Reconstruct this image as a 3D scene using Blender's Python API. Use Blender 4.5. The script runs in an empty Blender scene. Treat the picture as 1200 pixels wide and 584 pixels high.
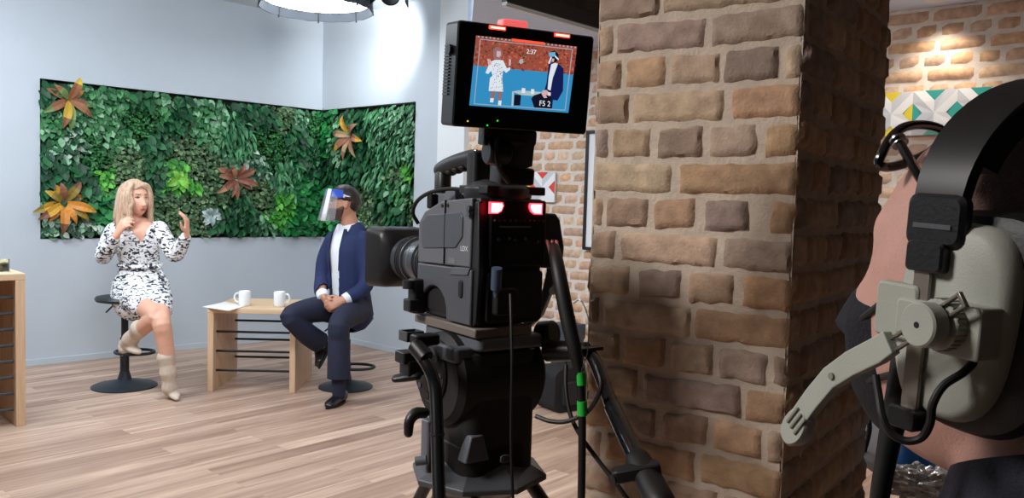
import bpy, bmesh, math, random
from mathutils import Vector, Matrix, noise
V = Vector
SC = bpy.context.scene
COL = SC.collection
PI = math.pi

# ------------------------------------------------------------------ camera
H = 1.42
FPX = 960.0
PITCH = math.atan(55 / FPX)
ROLL = math.radians(1.7)
_fw = V((0, math.cos(PITCH), -math.sin(PITCH)))
_r0 = V((1, 0, 0))
_u0 = V((0, math.sin(PITCH), math.cos(PITCH)))
_r = _r0 * math.cos(ROLL) + _u0 * math.sin(ROLL)
_u = _u0 * math.cos(ROLL) - _r0 * math.sin(ROLL)
cam_data = bpy.data.cameras.new('camera')
cam = bpy.data.objects.new('camera', cam_data)
COL.objects.link(cam)
cam_data.sensor_width = 36
cam_data.lens = FPX / 1200 * 36
cam_data.clip_start = 0.02
cam.matrix_world = Matrix(((_r.x, _u.x, -_fw.x, 0), (_r.y, _u.y, -_fw.y, 0), (_r.z, _u.z, -_fw.z, H), (0, 0, 0, 1)))
SC.camera = cam


def at(px, py, Y):
    """point of the place seen at a pixel of the photograph, at world depth Y"""
    d = _fw * FPX + _r * (px - 600) - _u * (py - 292)
    return V((0, 0, H)) + d * (Y / d.y)


def onfloor(px, py, z=0.0):
    d = _fw * FPX + _r * (px - 600) - _u * (py - 292)
    return V((0, 0, H)) + d * ((z - H) / d.z)


def onplane(px, py, P, n):
    d = _fw * FPX + _r * (px - 600) - _u * (py - 292)
    o = V((0, 0, H))
    return o + d * ((P - o).dot(n) / d.dot(n))


# ------------------------------------------------------------------ view, world, lights
SC.view_settings.view_transform = 'Standard'
SC.view_settings.look = 'None'
SC.view_settings.exposure = 0.0
SC.view_settings.gamma = 1.0
SC.view_settings.use_curve_mapping = False
world = bpy.data.worlds.new('world')
SC.world = world
world.use_nodes = True
bg = world.node_tree.nodes['Background']
bg.inputs[0].default_value = (0.75, 0.85, 1.0, 1)
bg.inputs[1].default_value = 0.02


def area(name, loc, target, size, power, color, size_y=None, spread=None):
    l = bpy.data.lights.new(name, 'AREA')
    l.energy = power
    l.color = color
    l.size = size
    if size_y:
        l.shape = 'RECTANGLE'
        l.size_y = size_y
    if spread:
        l.spread = math.radians(spread)
    o = bpy.data.objects.new(name, l)
    COL.objects.link(o)
    o.location = loc
    o.rotation_euler = (V(target) - V(loc)).to_track_quat('-Z', 'Y').to_euler()
    return o


def spot(name, loc, target, power, color, angle=60, blend=0.6, radius=0.05):
    l = bpy.data.lights.new(name, 'SPOT')
    l.energy = power
    l.color = color
    l.spot_size = math.radians(angle)
    l.spot_blend = blend
    l.shadow_soft_size = radius
    o = bpy.data.objects.new(name, l)
    COL.objects.link(o)
    o.location = loc
    o.rotation_euler = (V(target) - V(loc)).to_track_quat('-Z', 'Y').to_euler()
    return o


COOL = (0.83, 0.92, 1.0)
WARM = (1.0, 0.86, 0.70)
area('studio_ceiling_light', (-3.4, 4.4, 3.0), (-3.2, 5.2, 0), 1.3, 88, COOL)
area('studio_key_light', (-1.2, 3.2, 3.0), (-1.7, 5.6, 0.6), 1.0, 88, COOL)
area('studio_near_light', (-2.3, 0.6, 2.95), (-0.6, 1.5, 0.9), 0.8, 34, (1.0, 0.96, 0.92), spread=95)
spot('added_desk_light', (1.68, 2.28, 2.5), (1.62, 2.28, 0.74), 80, (1.0, 0.96, 0.9), 34, 0.3, 0.06)  # unseen lamp, added to brighten the bottle and foil on the desk
area('passage_light', (1.0, 3.6, 2.5), (0.9, 4.3, 0), 0.5, 22, (1.0, 0.94, 0.88))

# ------------------------------------------------------------------ helpers
WM = {}


def lin(c):
    return tuple((x / 255 / 12.92) if x / 255 <= 0.04045 else ((x / 255 + 0.055) / 1.055) ** 2.4 for x in c)


def mat(name, rgb, rough=0.5, metal=0.0, var=0.0, vscale=20.0, bump=0.0, bscale=60.0, stretch=None, emit=None, estr=1.0,
        spec=0.5, alpha=1.0, trans=0.0, sss=0.0, coat=0.0):
    m = bpy.data.materials.new(name)
    m.use_nodes = True
    nt = m.node_tree
    b = nt.nodes['Principled BSDF']
    col = (*lin(rgb), 1)
    b.inputs['Base Color'].default_value = col
    b.inputs['Roughness'].default_value = rough
    b.inputs['Metallic'].default_value = metal
    b.inputs['Specular IOR Level'].default_value = spec
    b.inputs['Alpha'].default_value = alpha
    b.inputs['Transmission Weight'].default_value = trans
    b.inputs['Coat Weight'].default_value = coat
    if sss:
        b.inputs['Subsurface Weight'].default_value = sss
        b.inputs['Subsurface Radius'].default_value = (0.01, 0.004, 0.002)
        b.inputs['Subsurface Scale'].default_value = 1.0
    if emit:
        b.inputs['Emission Color'].default_value = (*lin(emit), 1)
        b.inputs['Emission Strength'].default_value = estr
    if var or bump:
        tc = nt.nodes.new('ShaderNodeTexCoord')
        mp = nt.nodes.new('ShaderNodeMapping')
        nt.links.new(tc.outputs['Object'], mp.inputs['Vector'])
        if stretch:
            mp.inputs['Scale'].default_value = stretch
    if var:
        n = nt.nodes.new('ShaderNodeTexNoise')
        n.inputs['Scale'].default_value = vscale
        n.inputs['Detail'].default_value = 5
        nt.links.new(mp.outputs[0], n.inputs['Vector'])
        r = nt.nodes.new('ShaderNodeMapRange')
        r.inputs['From Min'].default_value = 0.3
        r.inputs['From Max'].default_value = 0.7
        r.inputs['To Min'].default_value = 1 - var
        r.inputs['To Max'].default_value = 1 + var
        nt.links.new(n.outputs['Fac'], r.inputs['Value'])
        mx = nt.nodes.new('ShaderNodeMix')
        mx.data_type = 'RGBA'
        mx.blend_type = 'MULTIPLY'
        mx.inputs['Factor'].default_value = 1
        mx.inputs['A'].default_value = col
        nt.links.new(r.outputs[0], mx.inputs['B'])
        nt.links.new(mx.outputs['Result'], b.inputs['Base Color'])
    if bump:
        n2 = nt.nodes.new('ShaderNodeTexNoise')
        n2.inputs['Scale'].default_value = bscale
        n2.inputs['Detail'].default_value = 4
        nt.links.new(mp.outputs[0], n2.inputs['Vector'])
        bp = nt.nodes.new('ShaderNodeBump')
        bp.inputs['Strength'].default_value = bump
        bp.inputs['Distance'].default_value = 0.004
        nt.links.new(n2.outputs['Fac'], bp.inputs['Height'])
        nt.links.new(bp.outputs[0], b.inputs['Normal'])
    return m


def attr_mat(name, rough=0.8, var=0.25, vscale=40, bump=0.5, bscale=120, attr='tone', spec=0.3):
    m = mat(name, (128, 128, 128), rough, spec=spec, var=var, vscale=vscale, bump=bump, bscale=bscale)
    nt = m.node_tree
    a = nt.nodes.new('ShaderNodeVertexColor')
    a.layer_name = attr
    mx = next(n for n in nt.nodes if n.type == 'MIX')
    nt.links.new(a.outputs['Color'], mx.inputs['A'])
    return m


def tag(o, label=None, cat=None, group=None, kind=None):
    if label:
        o['label'] = label
    if cat:
        o['category'] = cat
    if group:
        o['group'] = group
    if kind:
        o['kind'] = kind
    return o


def thing(name, label, cat, M=None, group=None):
    o = bpy.data.objects.new(name, None)
    COL.objects.link(o)
    o.empty_display_size = 0.05
    M = M or Matrix()
    if not isinstance(M, Matrix):
        M = Matrix.Translation(V(M))
    o.matrix_world = M
    WM[o.name] = M
    return tag(o, label, cat, group)


def frame(o, x, y, z):
    x, y, z = V(x), V(y), V(z)
    return Matrix(((x.x, y.x, z.x, o[0]), (x.y, y.y, z.y, o[1]), (x.z, y.z, z.z, o[2]), (0, 0, 0, 1)))


def yawframe(o, psi):
    """local +Y points to heading psi (radians, turned left of world +Y), local +Z up"""
    return Matrix.Translation(V(o)) @ Matrix.Rotation(psi, 4, 'Z')


class MB:
    def __init__(s, M=None):
        s.v, s.f, s.m, s.M, s.cols = [], [], [], M, {}

    def add(s, vs, fs, mi=0, M=None, col=None):
        b = len(s.v)
        T = M if M is not None else s.M
        for p in vs:
            p = V(p)
            s.v.append(T @ p if T is not None else p)
        for f in fs:
            if col is not None:
                s.cols[len(s.f)] = col
            s.f.append([b + i for i in f])
            s.m.append(mi)
        return s

    def box(s, c, size, mi=0, M=None, taper=None):
        x, y, z = [q / 2 for q in size]
        t = taper or (1, 1)
        vs = []
        for dz in (-1, 1):
            kx, ky = (1, 1) if dz < 0 else t
            for dx, dy in ((-1, -1), (1, -1), (1, 1), (-1, 1)):
                vs.append((c[0] + dx * x * kx, c[1] + dy * y * ky, c[2] + dz * z))
        return s.add(vs, [(3, 2, 1, 0), (4, 5, 6, 7), (0, 1, 5, 4), (1, 2, 6, 5), (2, 3, 7, 6), (3, 0, 4, 7)], mi, M)

    def rbox(s, c, size, r, mi=0, M=None, axis='z', n=4):
        """box with rounded corners around one axis, edges chamfered at the two caps"""
        ax = 'xyz'.index(axis)
        ia, ib = [(1, 2), (2, 0), (0, 1)][ax]
        a, b, h = size[ia] / 2, size[ib] / 2, size[ax] / 2
        r = min(r, a * .999, b * .999)
        pts = []
        for qx, qy, a0 in ((1, 1, 0), (-1, 1, PI / 2), (-1, -1, PI), (1, -1, 1.5 * PI)):
            for k in range(n + 1):
                t = a0 + PI / 2 * k / n
                pts.append((qx * (a - r) + r * math.cos(t), qy * (b - r) + r * math.sin(t)))
        e = min(r * .4, h * .5, 0.004)
        rings = []
        for zz, ins in ((-h, e), (-h + e, 0), (h - e, 0), (h, e)):
            ring = []
            for (p, q) in pts:
                k = 1 - ins / max(a, 1e-6)
                k2 = 1 - ins / max(b, 1e-6)
                w = [0, 0, 0]
                w[ia], w[ib], w[ax] = c[ia] + p * k, c[ib] + q * k2, c[ax] + zz
                ring.append(tuple(w))
            rings.append(ring)
        return s.loft(rings, mi, M)

    def loft(s, rings, mi=0, M=None, cap=True, closed=True):
        n = len(rings[0])
        vs = [p for r in rings for p in r]
        fs = []
        for i in range(len(rings) - 1):
            for j in range(n if closed else n - 1):
                k = (j + 1) % n
                fs.append((i * n + j, i * n + k, (i + 1) * n + k, (i + 1) * n + j))
        if cap:
            fs.append(tuple(range(n - 1, -1, -1)))
            fs.append(tuple((len(rings) - 1) * n + j for j in range(n)))
        return s.add(vs, fs, mi, M)

    def lathe(s, prof, mi=0, M=None, n=32, c=(0, 0, 0)):
        rings = [[(c[0] + r * math.cos(2 * PI * k / n), c[1] + r * math.sin(2 * PI * k / n), c[2] + z) for k in range(n)] for r, z in prof]
        return s.loft(rings, mi, M)

    def cyl(s, p0, p1, r0, r1=None, mi=0, n=16, M=None, ch=0.0):
        p0, p1 = V(p0), V(p1)
        r1 = r0 if r1 is None else r1
        z = (p1 - p0).normalized()
        x = z.orthogonal().normalized()
        y = z.cross(x)
        L = (p1 - p0).length
        pr = [(r0, 0), (r1, L)] if not ch else [(r0 - ch, 0), (r0, ch), (r1, L - ch), (r1 - ch, L)]
        rings = [[p0 + z * t + (x * math.cos(2 * PI * k / n) + y * math.sin(2 * PI * k / n)) * r for k in range(n)] for r, t in pr]
        return s.loft(rings, mi, M)

    def tube(s, pts, r, mi=0, n=10, M=None, smooth=3, flat=1.0, hint=None, closed=False):
        P = [V(p) for p in pts]
        R = r if isinstance(r, (list, tuple)) else [r] * len(P)
        if smooth > 1 and len(P) > 2:
            P, R = spline(P, R, smooth, closed)
        rings = []
        x = None
        for i, p in enumerate(P):
            if closed:
                t = (P[(i + 1) % len(P)] - P[i - 1]).normalized()
            else:
                t = (P[min(i + 1, len(P) - 1)] - P[max(i - 1, 0)]).normalized()
            if x is None:
                x = V(hint) if hint is not None else t.orthogonal()
            x = (x - t * x.dot(t)).normalized()
            y = t.cross(x)
            rings.append([p + x * (R[i] * math.cos(2 * PI * k / n)) + y * (R[i] * flat * math.sin(2 * PI * k / n)) for k in range(n)])
        if closed:
            rings.append(rings[0])
        return s.loft(rings, mi, M, cap=not closed)

    def ell(s, c, rx, ry, rz, mi=0, M=None, n=20, m=12):
        rings = []
        for i in range(1, m):
            a = PI * i / m
            rings.append([(c[0] + rx * math.sin(a) * math.cos(2 * PI * k / n), c[1] + ry * math.sin(a) * math.sin(2 * PI * k / n),
                           c[2] - rz * math.cos(a)) for k in range(n)])
        return s.loft(rings, mi, M)

    def prism(s, poly, z0, z1, mi=0, M=None):
        n = len(poly)
        vs = [(p[0], p[1], z0) for p in poly] + [(p[0], p[1], z1) for p in poly]
        fs = [tuple(range(n - 1, -1, -1)), tuple(range(n, 2 * n))] + [(j, (j + 1) % n, n + (j + 1) % n, n + j) for j in range(n)]
        return s.add(vs, fs, mi, M)

    def build(s, name, mats, parent=None, smooth=True, bevel=0.0, world=True, angle=35, colattr=None, fixn=True):
        """vertices are in world space when world=True, else in the parent's own space"""
        me = bpy.data.meshes.new(name)
        vs = s.v
        if parent is not None and world:
            I = WM[parent.name].inverted()
            vs = [I @ p for p in vs]
        me.from_pydata([tuple(p) for p in vs], [], s.f)
        for m in (mats if isinstance(mats, (list, tuple)) else [mats]):
            me.materials.append(m)
        me.polygons.foreach_set('material_index', s.m)
        if colattr:
            ca = me.color_attributes.new(colattr, 'FLOAT_COLOR', 'CORNER')
            buf = []
            for i, p in enumerate(me.polygons):
                c = s.cols.get(i, (0.5, 0.5, 0.5))
                buf.extend((*c, 1.0) * p.loop_total)
            ca.data.foreach_set('color', buf)
        if fixn:
            bm = bmesh.new()
            bm.from_mesh(me)
            bmesh.ops.recalc_face_normals(bm, faces=bm.faces)
            bm.to_mesh(me)
            bm.free()
        o = bpy.data.objects.new(name, me)
        COL.objects.link(o)
        if parent is not None:
            o.parent = parent
            WM[o.name] = WM[parent.name]
        else:
            WM[o.name] = Matrix()
        if smooth:
            me.polygons.foreach_set('use_smooth', [True] * len(me.polygons))
            if angle < 180:
                me.set_sharp_from_angle(angle=math.radians(angle))
        if bevel:
            b = o.modifiers.new('bevel', 'BEVEL')
            b.width = bevel
            b.segments = 2
            b.limit_method = 'ANGLE'
            b.angle_limit = math.radians(40)
        return o


def spline(P, R, k, closed=False):
    out, ro = [], []
    n = len(P)
    last = n if closed else n - 1
    for i in range(last):
        p1, p2 = P[i], P[(i + 1) % n]
        p0 = P[i - 1] if (i > 0 or closed) else p1 * 2 - p2
        p3 = P[(i + 2) % n] if (i + 2 < n or closed) else p2 * 2 - p1
        for j in range(k):
            t = j / k
            out.append(0.5 * ((2 * p1) + (p2 - p0) * t + (2 * p0 - 5 * p1 + 4 * p2 - p3) * t * t + (3 * p1 - p0 - 3 * p2 + p3) * t ** 3))
            r1, r2 = R[i], R[(i + 1) % n]
            ro.append(r1 + (r2 - r1) * t if not isinstance(r1, tuple) else tuple(a + (b - a) * t for a, b in zip(r1, r2)))
    if not closed:
        out.append(P[-1])
        ro.append(R[-1])
    return out, ro


def structure(o, label=None):
    o['kind'] = 'structure'
    return o


def dup(root, M, label, group=None):
    r = root.copy()
    COL.objects.link(r)
    r.matrix_world = M
    WM[r.name] = M
    r['label'] = label
    if group:
        r['group'] = group
    for ch in list(root.children):
        c = ch.copy()
        COL.objects.link(c)
        c.parent = r
        WM[c.name] = M
        for g in list(ch.children):
            d = g.copy()
            COL.objects.link(d)
            d.parent = c
            WM[d.name] = M
    return r


def text_mb(txt, size, M, depth=0.0006, mi=0):
    """lettering as mesh faces laid in the local XY plane of M"""
    cu = bpy.data.curves.new('lettering', 'FONT')
    cu.body = txt
    cu.size = size
    cu.extrude = depth
    cu.align_x = 'CENTER'
    cu.align_y = 'CENTER'
    o = bpy.data.objects.new('lettering', cu)
    COL.objects.link(o)
    dg = bpy.context.evaluated_depsgraph_get()
    me = o.evaluated_get(dg).to_mesh()
    mb = MB(M)
    mb.add([v.co.copy() for v in me.vertices], [list(p.vertices) for p in me.polygons], mi)
    bpy.data.objects.remove(o)
    bpy.data.curves.remove(cu)
    return mb


def fuse(mb, voxel, iters=4, factor=0.5):
    """melt overlapping closed shapes of a builder into one continuous surface; returns a new builder"""
    me = bpy.data.meshes.new('fuse')
    me.from_pydata([tuple(p) for p in mb.v], [], mb.f)
    bm = bmesh.new()
    bm.from_mesh(me)
    bmesh.ops.recalc_face_normals(bm, faces=bm.faces)
    bm.to_mesh(me)
    bm.free()
    o = bpy.data.objects.new('fuse', me)
    COL.objects.link(o)
    md = o.modifiers.new('r', 'REMESH')
    md.mode = 'VOXEL'
    md.voxel_size = voxel
    dg = bpy.context.evaluated_depsgraph_get()
    ev = bpy.data.meshes.new_from_object(o.evaluated_get(dg))
    bm = bmesh.new()
    bm.from_mesh(ev)
    for _ in range(iters):
        bmesh.ops.smooth_vert(bm, verts=bm.verts, factor=factor, use_axis_x=True, use_axis_y=True, use_axis_z=True)
    out = MB()
    bm.verts.ensure_lookup_table()
    out.v = [v.co.copy() for v in bm.verts]
    out.f = [[v.index for v in f.verts] for f in bm.faces]
    out.m = [0] * len(out.f)
    bm.free()
    bpy.data.objects.remove(o)
    bpy.data.meshes.remove(me)
    bpy.data.meshes.remove(ev)
    return out


def sweep(mb, pts, hint, k=4, n=18, mi=0):
    """closed limb through points (p, rx, ry): rx along hint, ry across it; round ends"""
    P = [V(p[0]) for p in pts]
    R = [(p[1], p[2] if len(p) > 2 else p[1]) for p in pts]
    if len(P) > 2:
        P, R = spline(P, R, k)
    hint = V(hint)
    rings = []
    N = len(P)
    for i, p in enumerate(P):
        t = (P[min(i + 1, N - 1)] - P[max(i - 1, 0)]).normalized()
        x = hint - t * hint.dot(t)
        x = x.normalized() if x.length > 1e-4 else t.orthogonal().normalized()
        y = t.cross(x)
        caps = [(p, 1.0)]
        if i == 0:
            m = min(R[0])
            caps = [(p - t * m * 0.95, 0.25), (p - t * m * 0.75, 0.65), (p - t * m * .4, 0.9), (p, 1)]
        elif i == N - 1:
            m = min(R[-1])
            caps = [(p, 1), (p + t * m * .4, 0.9), (p + t * m * 0.75, 0.65), (p + t * m * 0.95, 0.25)]
        for q, sc in caps:
            rings.append([q + x * (R[i][0] * sc * math.cos(2 * PI * a / n)) + y * (R[i][1] * sc * math.sin(2 * PI * a / n)) for a in range(n)])
    return mb.loft(rings, mi)


# ------------------------------------------------------------------ materials
def wood_mat(name, base, dark, axis=(1, 12, 12), scale=3.0, rough=0.5):
    m = bpy.data.materials.new(name)
    m.use_nodes = True
    nt = m.node_tree
    b = nt.nodes['Principled BSDF']
    b.inputs['Roughness'].default_value = rough
    tc = nt.nodes.new('ShaderNodeTexCoord')
    mp = nt.nodes.new('ShaderNodeMapping')
    mp.inputs['Scale'].default_value = axis
    n = nt.nodes.new('ShaderNodeTexNoise')
    n.inputs['Scale'].default_value = scale
    n.inputs['Detail'].default_value = 8
    n.inputs['Roughness'].default_value = 0.65
    r = nt.nodes.new('ShaderNodeValToRGB')
    r.color_ramp.elements[0].position = 0.3
    r.color_ramp.elements[0].color = (*lin(dark), 1)
    r.color_ramp.elements[1].position = 0.62
    r.color_ramp.elements[1].color = (*lin(base), 1)
    nt.links.new(tc.outputs['Object'], mp.inputs[0])
    nt.links.new(mp.outputs[0], n.inputs['Vector'])
    nt.links.new(n.outputs['Fac'], r.inputs[0])
    nt.links.new(r.outputs[0], b.inputs['Base Color'])
    return m


M_wall = mat('wall_paint', (188, 196, 204), 0.75, var=0.02, vscale=3, bump=0.05, bscale=200)
M_white = mat('white_paint', (226, 229, 232), 0.7, bump=0.05, bscale=150)
M_ceil = mat('ceiling_paint', (215, 220, 224), 0.8)
M_darkwall = mat('dark_wall_paint', (34, 31, 30), 0.85)
M_black = mat('black_plastic', (18, 18, 21), 0.42, bump=0.08, bscale=400)
M_blackmatte = mat('black_matte', (13, 13, 15), 0.65)
M_blacksatin = mat('black_satin_tube', (15, 17, 21), 0.24, coat=0.3)
M_grey = mat('dark_grey_shell', (64, 66, 71), 0.42, var=0.06, bump=0.15, bscale=500)
M_grey2 = mat('mid_grey_plastic', (84, 88, 96), 0.45, var=0.05)
M_metal = mat('brushed_metal', (150, 152, 156), 0.3, 1.0, var=0.08, stretch=(1, 30, 1))
M_gunmetal = mat('stool_dark_metal', (52, 57, 64), 0.42, 0.5)
M_rubber = mat('black_rubber', (14, 14, 15), 0.55)
M_oak = wood_mat('light_oak', (226, 193, 158), (204, 168, 132), (10, 10, 0.7), 4)
M_oakin = wood_mat('oak_top', (226, 196, 160), (208, 172, 136), (0.8, 10, 10), 4)
M_porcelain = mat('white_porcelain', (240, 241, 243), 0.2, coat=0.4)
M_paper = mat('white_paper', (238, 238, 236), 0.8)
# ------------------------------------------------------------------ room: floor
def floor_mat():
    m = bpy.data.materials.new('laminate_planks')
    m.use_nodes = True
    nt = m.node_tree
    L = nt.links
    b = nt.nodes['Principled BSDF']
    tc = nt.nodes.new('ShaderNodeTexCoord')
    mp = nt.nodes.new('ShaderNodeMapping')
    mp.inputs['Rotation'].default_value = (0, 0, math.radians(-49))
    L.new(tc.outputs['Object'], mp.inputs[0])
    br = nt.nodes.new('ShaderNodeTexBrick')
    br.offset = 0.37
    br.inputs['Scale'].default_value = 1.0
    br.inputs['Brick Width'].default_value = 1.3
    br.inputs['Row Height'].default_value = 0.125
    br.inputs['Mortar Size'].default_value = 0.0008
    br.inputs['Mortar Smooth'].default_value = 0.3
    br.inputs['Bias'].default_value = 0.0
    br.inputs['Color1'].default_value = (0, 0, 0, 1)
    br.inputs['Color2'].default_value = (1, 1, 1, 1)
    br.inputs['Mortar'].default_value = (0.15, 0.15, 0.15, 1)
    L.new(mp.outputs[0], br.inputs['Vector'])
    rp = nt.nodes.new('ShaderNodeValToRGB')
    e = rp.color_ramp.elements
    e[0].position = 0.0
    e[0].color = (*lin((174, 144, 124)), 1)
    e[1].position = 1.0
    e[1].color = (*lin((219, 190, 168)), 1)
    k = e.new(0.45)
    k.color = (*lin((197, 167, 146)), 1)
    L.new(br.outputs['Color'], rp.inputs[0])
    # grain: noise drawn out along the planks, shifted by each plank's own tone
    add = nt.nodes.new('ShaderNodeVectorMath')
    add.operation = 'ADD'
    sc = nt.nodes.new('ShaderNodeVectorMath')
    sc.operation = 'SCALE'
    sc.inputs['Scale'].default_value = 17.0
    L.new(br.outputs['Color'], sc.inputs[0])
    mp2 = nt.nodes.new('ShaderNodeMapping')
    mp2.inputs['Scale'].default_value = (0.9, 14, 1)
    L.new(mp.outputs[0], mp2.inputs[0])
    L.new(mp2.outputs[0], add.inputs[0])
    L.new(sc.outputs[0], add.inputs[1])
    n = nt.nodes.new('ShaderNodeTexNoise')
    n.inputs['Scale'].default_value = 1.4
    n.inputs['Detail'].default_value = 7
    n.inputs['Roughness'].default_value = 0.6
    n.inputs['Distortion'].default_value = 0.4
    L.new(add.outputs[0], n.inputs['Vector'])
    g = nt.nodes.new('ShaderNodeValToRGB')
    q = g.color_ramp.elements
    q[0].position = 0.32
    q[0].color = (*lin((184, 172, 168)), 1)
    q[1].position = 0.66
    q[1].color = (1, 1, 1, 1)
    L.new(n.outputs['Fac'], g.inputs[0])
    mx = nt.nodes.new('ShaderNodeMix')
    mx.data_type = 'RGBA'
    mx.blend_type = 'MULTIPLY'
    mx.inputs['Factor'].default_value = 0.9
    L.new(rp.outputs[0], mx.inputs['A'])
    L.new(g.outputs[0], mx.inputs['B'])
    L.new(mx.outputs['Result'], b.inputs['Base Color'])
    b.inputs['Roughness'].default_value = 0.42
    return m


mb = MB()
mb.box((-2, 3.2, -0.05), (13, 13, 0.1))
structure(mb.build('floor', floor_mat(), smooth=False))

# ------------------------------------------------------------------ room: studio walls with the planting recess
CORNER = V((-1.945, 8.274, 0))
D1 = (CORNER - V((-3.828, 6.437, 0))).normalized()
N1 = V((D1.y, -D1.x, 0))
D2 = (V((-1.063, 7.472, 0)) - CORNER).normalized()
N2 = V((D2.y, -D2.x, 0))
UP = V((0, 0, 1))
CEIL = at(373, 24, CORNER.y).z
ZT = at(373, 129, CORNER.y).z
ZB = at(373, 277.5, CORNER.y).z
S1 = (onplane(47, 190, CORNER, N1) - CORNER).dot(D1)        # negative
S2 = (onplane(485.5, 200, CORNER, N2) - CORNER).dot(D2)
S2E = (onplane(521, 200, CORNER, N2) - CORNER).dot(D2)
F1 = frame(CORNER, D1, -N1, UP)     # x along the wall towards the corner, y into the wall
F2 = frame(CORNER, D2, -N2, UP)
TH_ = 0.2
RECESS = 0.10


def slab(mb, F, x0, x1, z0, z1, y0=0.0, y1=TH_):
    mb.box(((x0 + x1) / 2, (y0 + y1) / 2, (z0 + z1) / 2), (abs(x1 - x0), y1 - y0, z1 - z0), 0, F)


mb = MB()
slab(mb, F1, -7.0, S1, 0, CEIL)
slab(mb, F1, S1, 0.0, 0, ZB)
slab(mb, F1, S1, 0.0, ZT, CEIL)
slab(mb, F1, S1, 0.2, ZB, ZT, RECESS, TH_)
structure(mb.build('wall_left', M_wall, smooth=False))
mb = MB()
slab(mb, F2, S2, S2E, 0, CEIL)
slab(mb, F2, 0, S2, 0, ZB)
slab(mb, F2, 0, S2, ZT, CEIL)
slab(mb, F2, -0.2, S2, ZB, ZT, RECESS, TH_)
structure(mb.build('wall_right', M_wall, smooth=False))
mb = MB()
slab(mb, F1, -7.0, -0.012, 0, 0.055, -0.012, -0.0005)
structure(mb.build('baseboard_left', M_wall, bevel=0.003))
mb = MB()
slab(mb, F2, 0.012, S2E - .02, 0, 0.055, -0.012, -0.0005)
structure(mb.build('baseboard_right', M_wall, bevel=0.003))

# far brick wall: runs from the white pilaster to the right, behind the pillar and the camera operator
BW0 = V((-0.381, 6.656, 0))
BDIR = (V((2.27, 4.35, 0)) - BW0).normalized()
BN = V((BDIR.y, -BDIR.x, 0))
FB = frame(BW0, BDIR, -BN, UP)
BLEN = 5.6
BTOP = 2.52
# white pilaster between the studio wall and the brick wall
PA = at(514, 100, 7.0)
PB = at(545.5, 100, 6.64)
PA.z = PB.z = 0
PD = (PB - PA).normalized()
PN = V((PD.y, -PD.x, 0))
mb = MB()
mb.box(((PB - PA).length / 2, 0.2, CEIL / 2), ((PB - PA).length, 0.4, CEIL), 0, frame(PA, PD, -PN, UP))
structure(mb.build('wall_pilaster', M_white, smooth=False))
# outer walls that close the room behind and beside the photographer
E1 = CORNER - D1 * 7.0
mb = MB()
mb.box((E1.x - 0.1, (E1.y - 3) / 2, CEIL / 2), (0.2, E1.y + 3.2, CEIL))
structure(mb.build('wall_side', M_wall, smooth=False))
mb = MB()
mb.box((-1.5, -3.1, CEIL / 2), (11.4, 0.2, CEIL))
structure(mb.build('wall_back', M_darkwall, smooth=False))
EB = BW0 + BDIR * BLEN
mb = MB()
mb.box((EB.x + 0.1, (EB.y - 3) / 2 + .2, CEIL / 2), (0.2, EB.y + 3.6, CEIL))
structure(mb.build('wall_end', M_darkwall, smooth=False))
mb = MB()
mb.box((-1.6, 3, CEIL + 0.05), (12, 12.6, 0.1))
structure(mb.build('ceiling', M_ceil, smooth=False))
# lowered ceiling over the passage
mb = MB()
lo = [(PB.x + .0, PB.y + .3), (-0.24, 4.4), (-0.22, 2.9), (EB.x, 2.9), (EB.x, EB.y + .3), (PB.x + 3.0, PB.y + .3)]
mb.prism(lo, BTOP, CEIL - 0.002)
structure(mb.build('ceiling_lowered', mat('pale_blue_ceiling', (208, 224, 250), .8), smooth=False))

# ------------------------------------------------------------------ bricks
PAL = [(188, 162, 138), (174, 148, 128), (184, 152, 122), (164, 142, 128), (192, 168, 144), (170, 144, 124), (158, 138, 126), (182, 158, 138), (180, 146, 118)]


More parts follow.
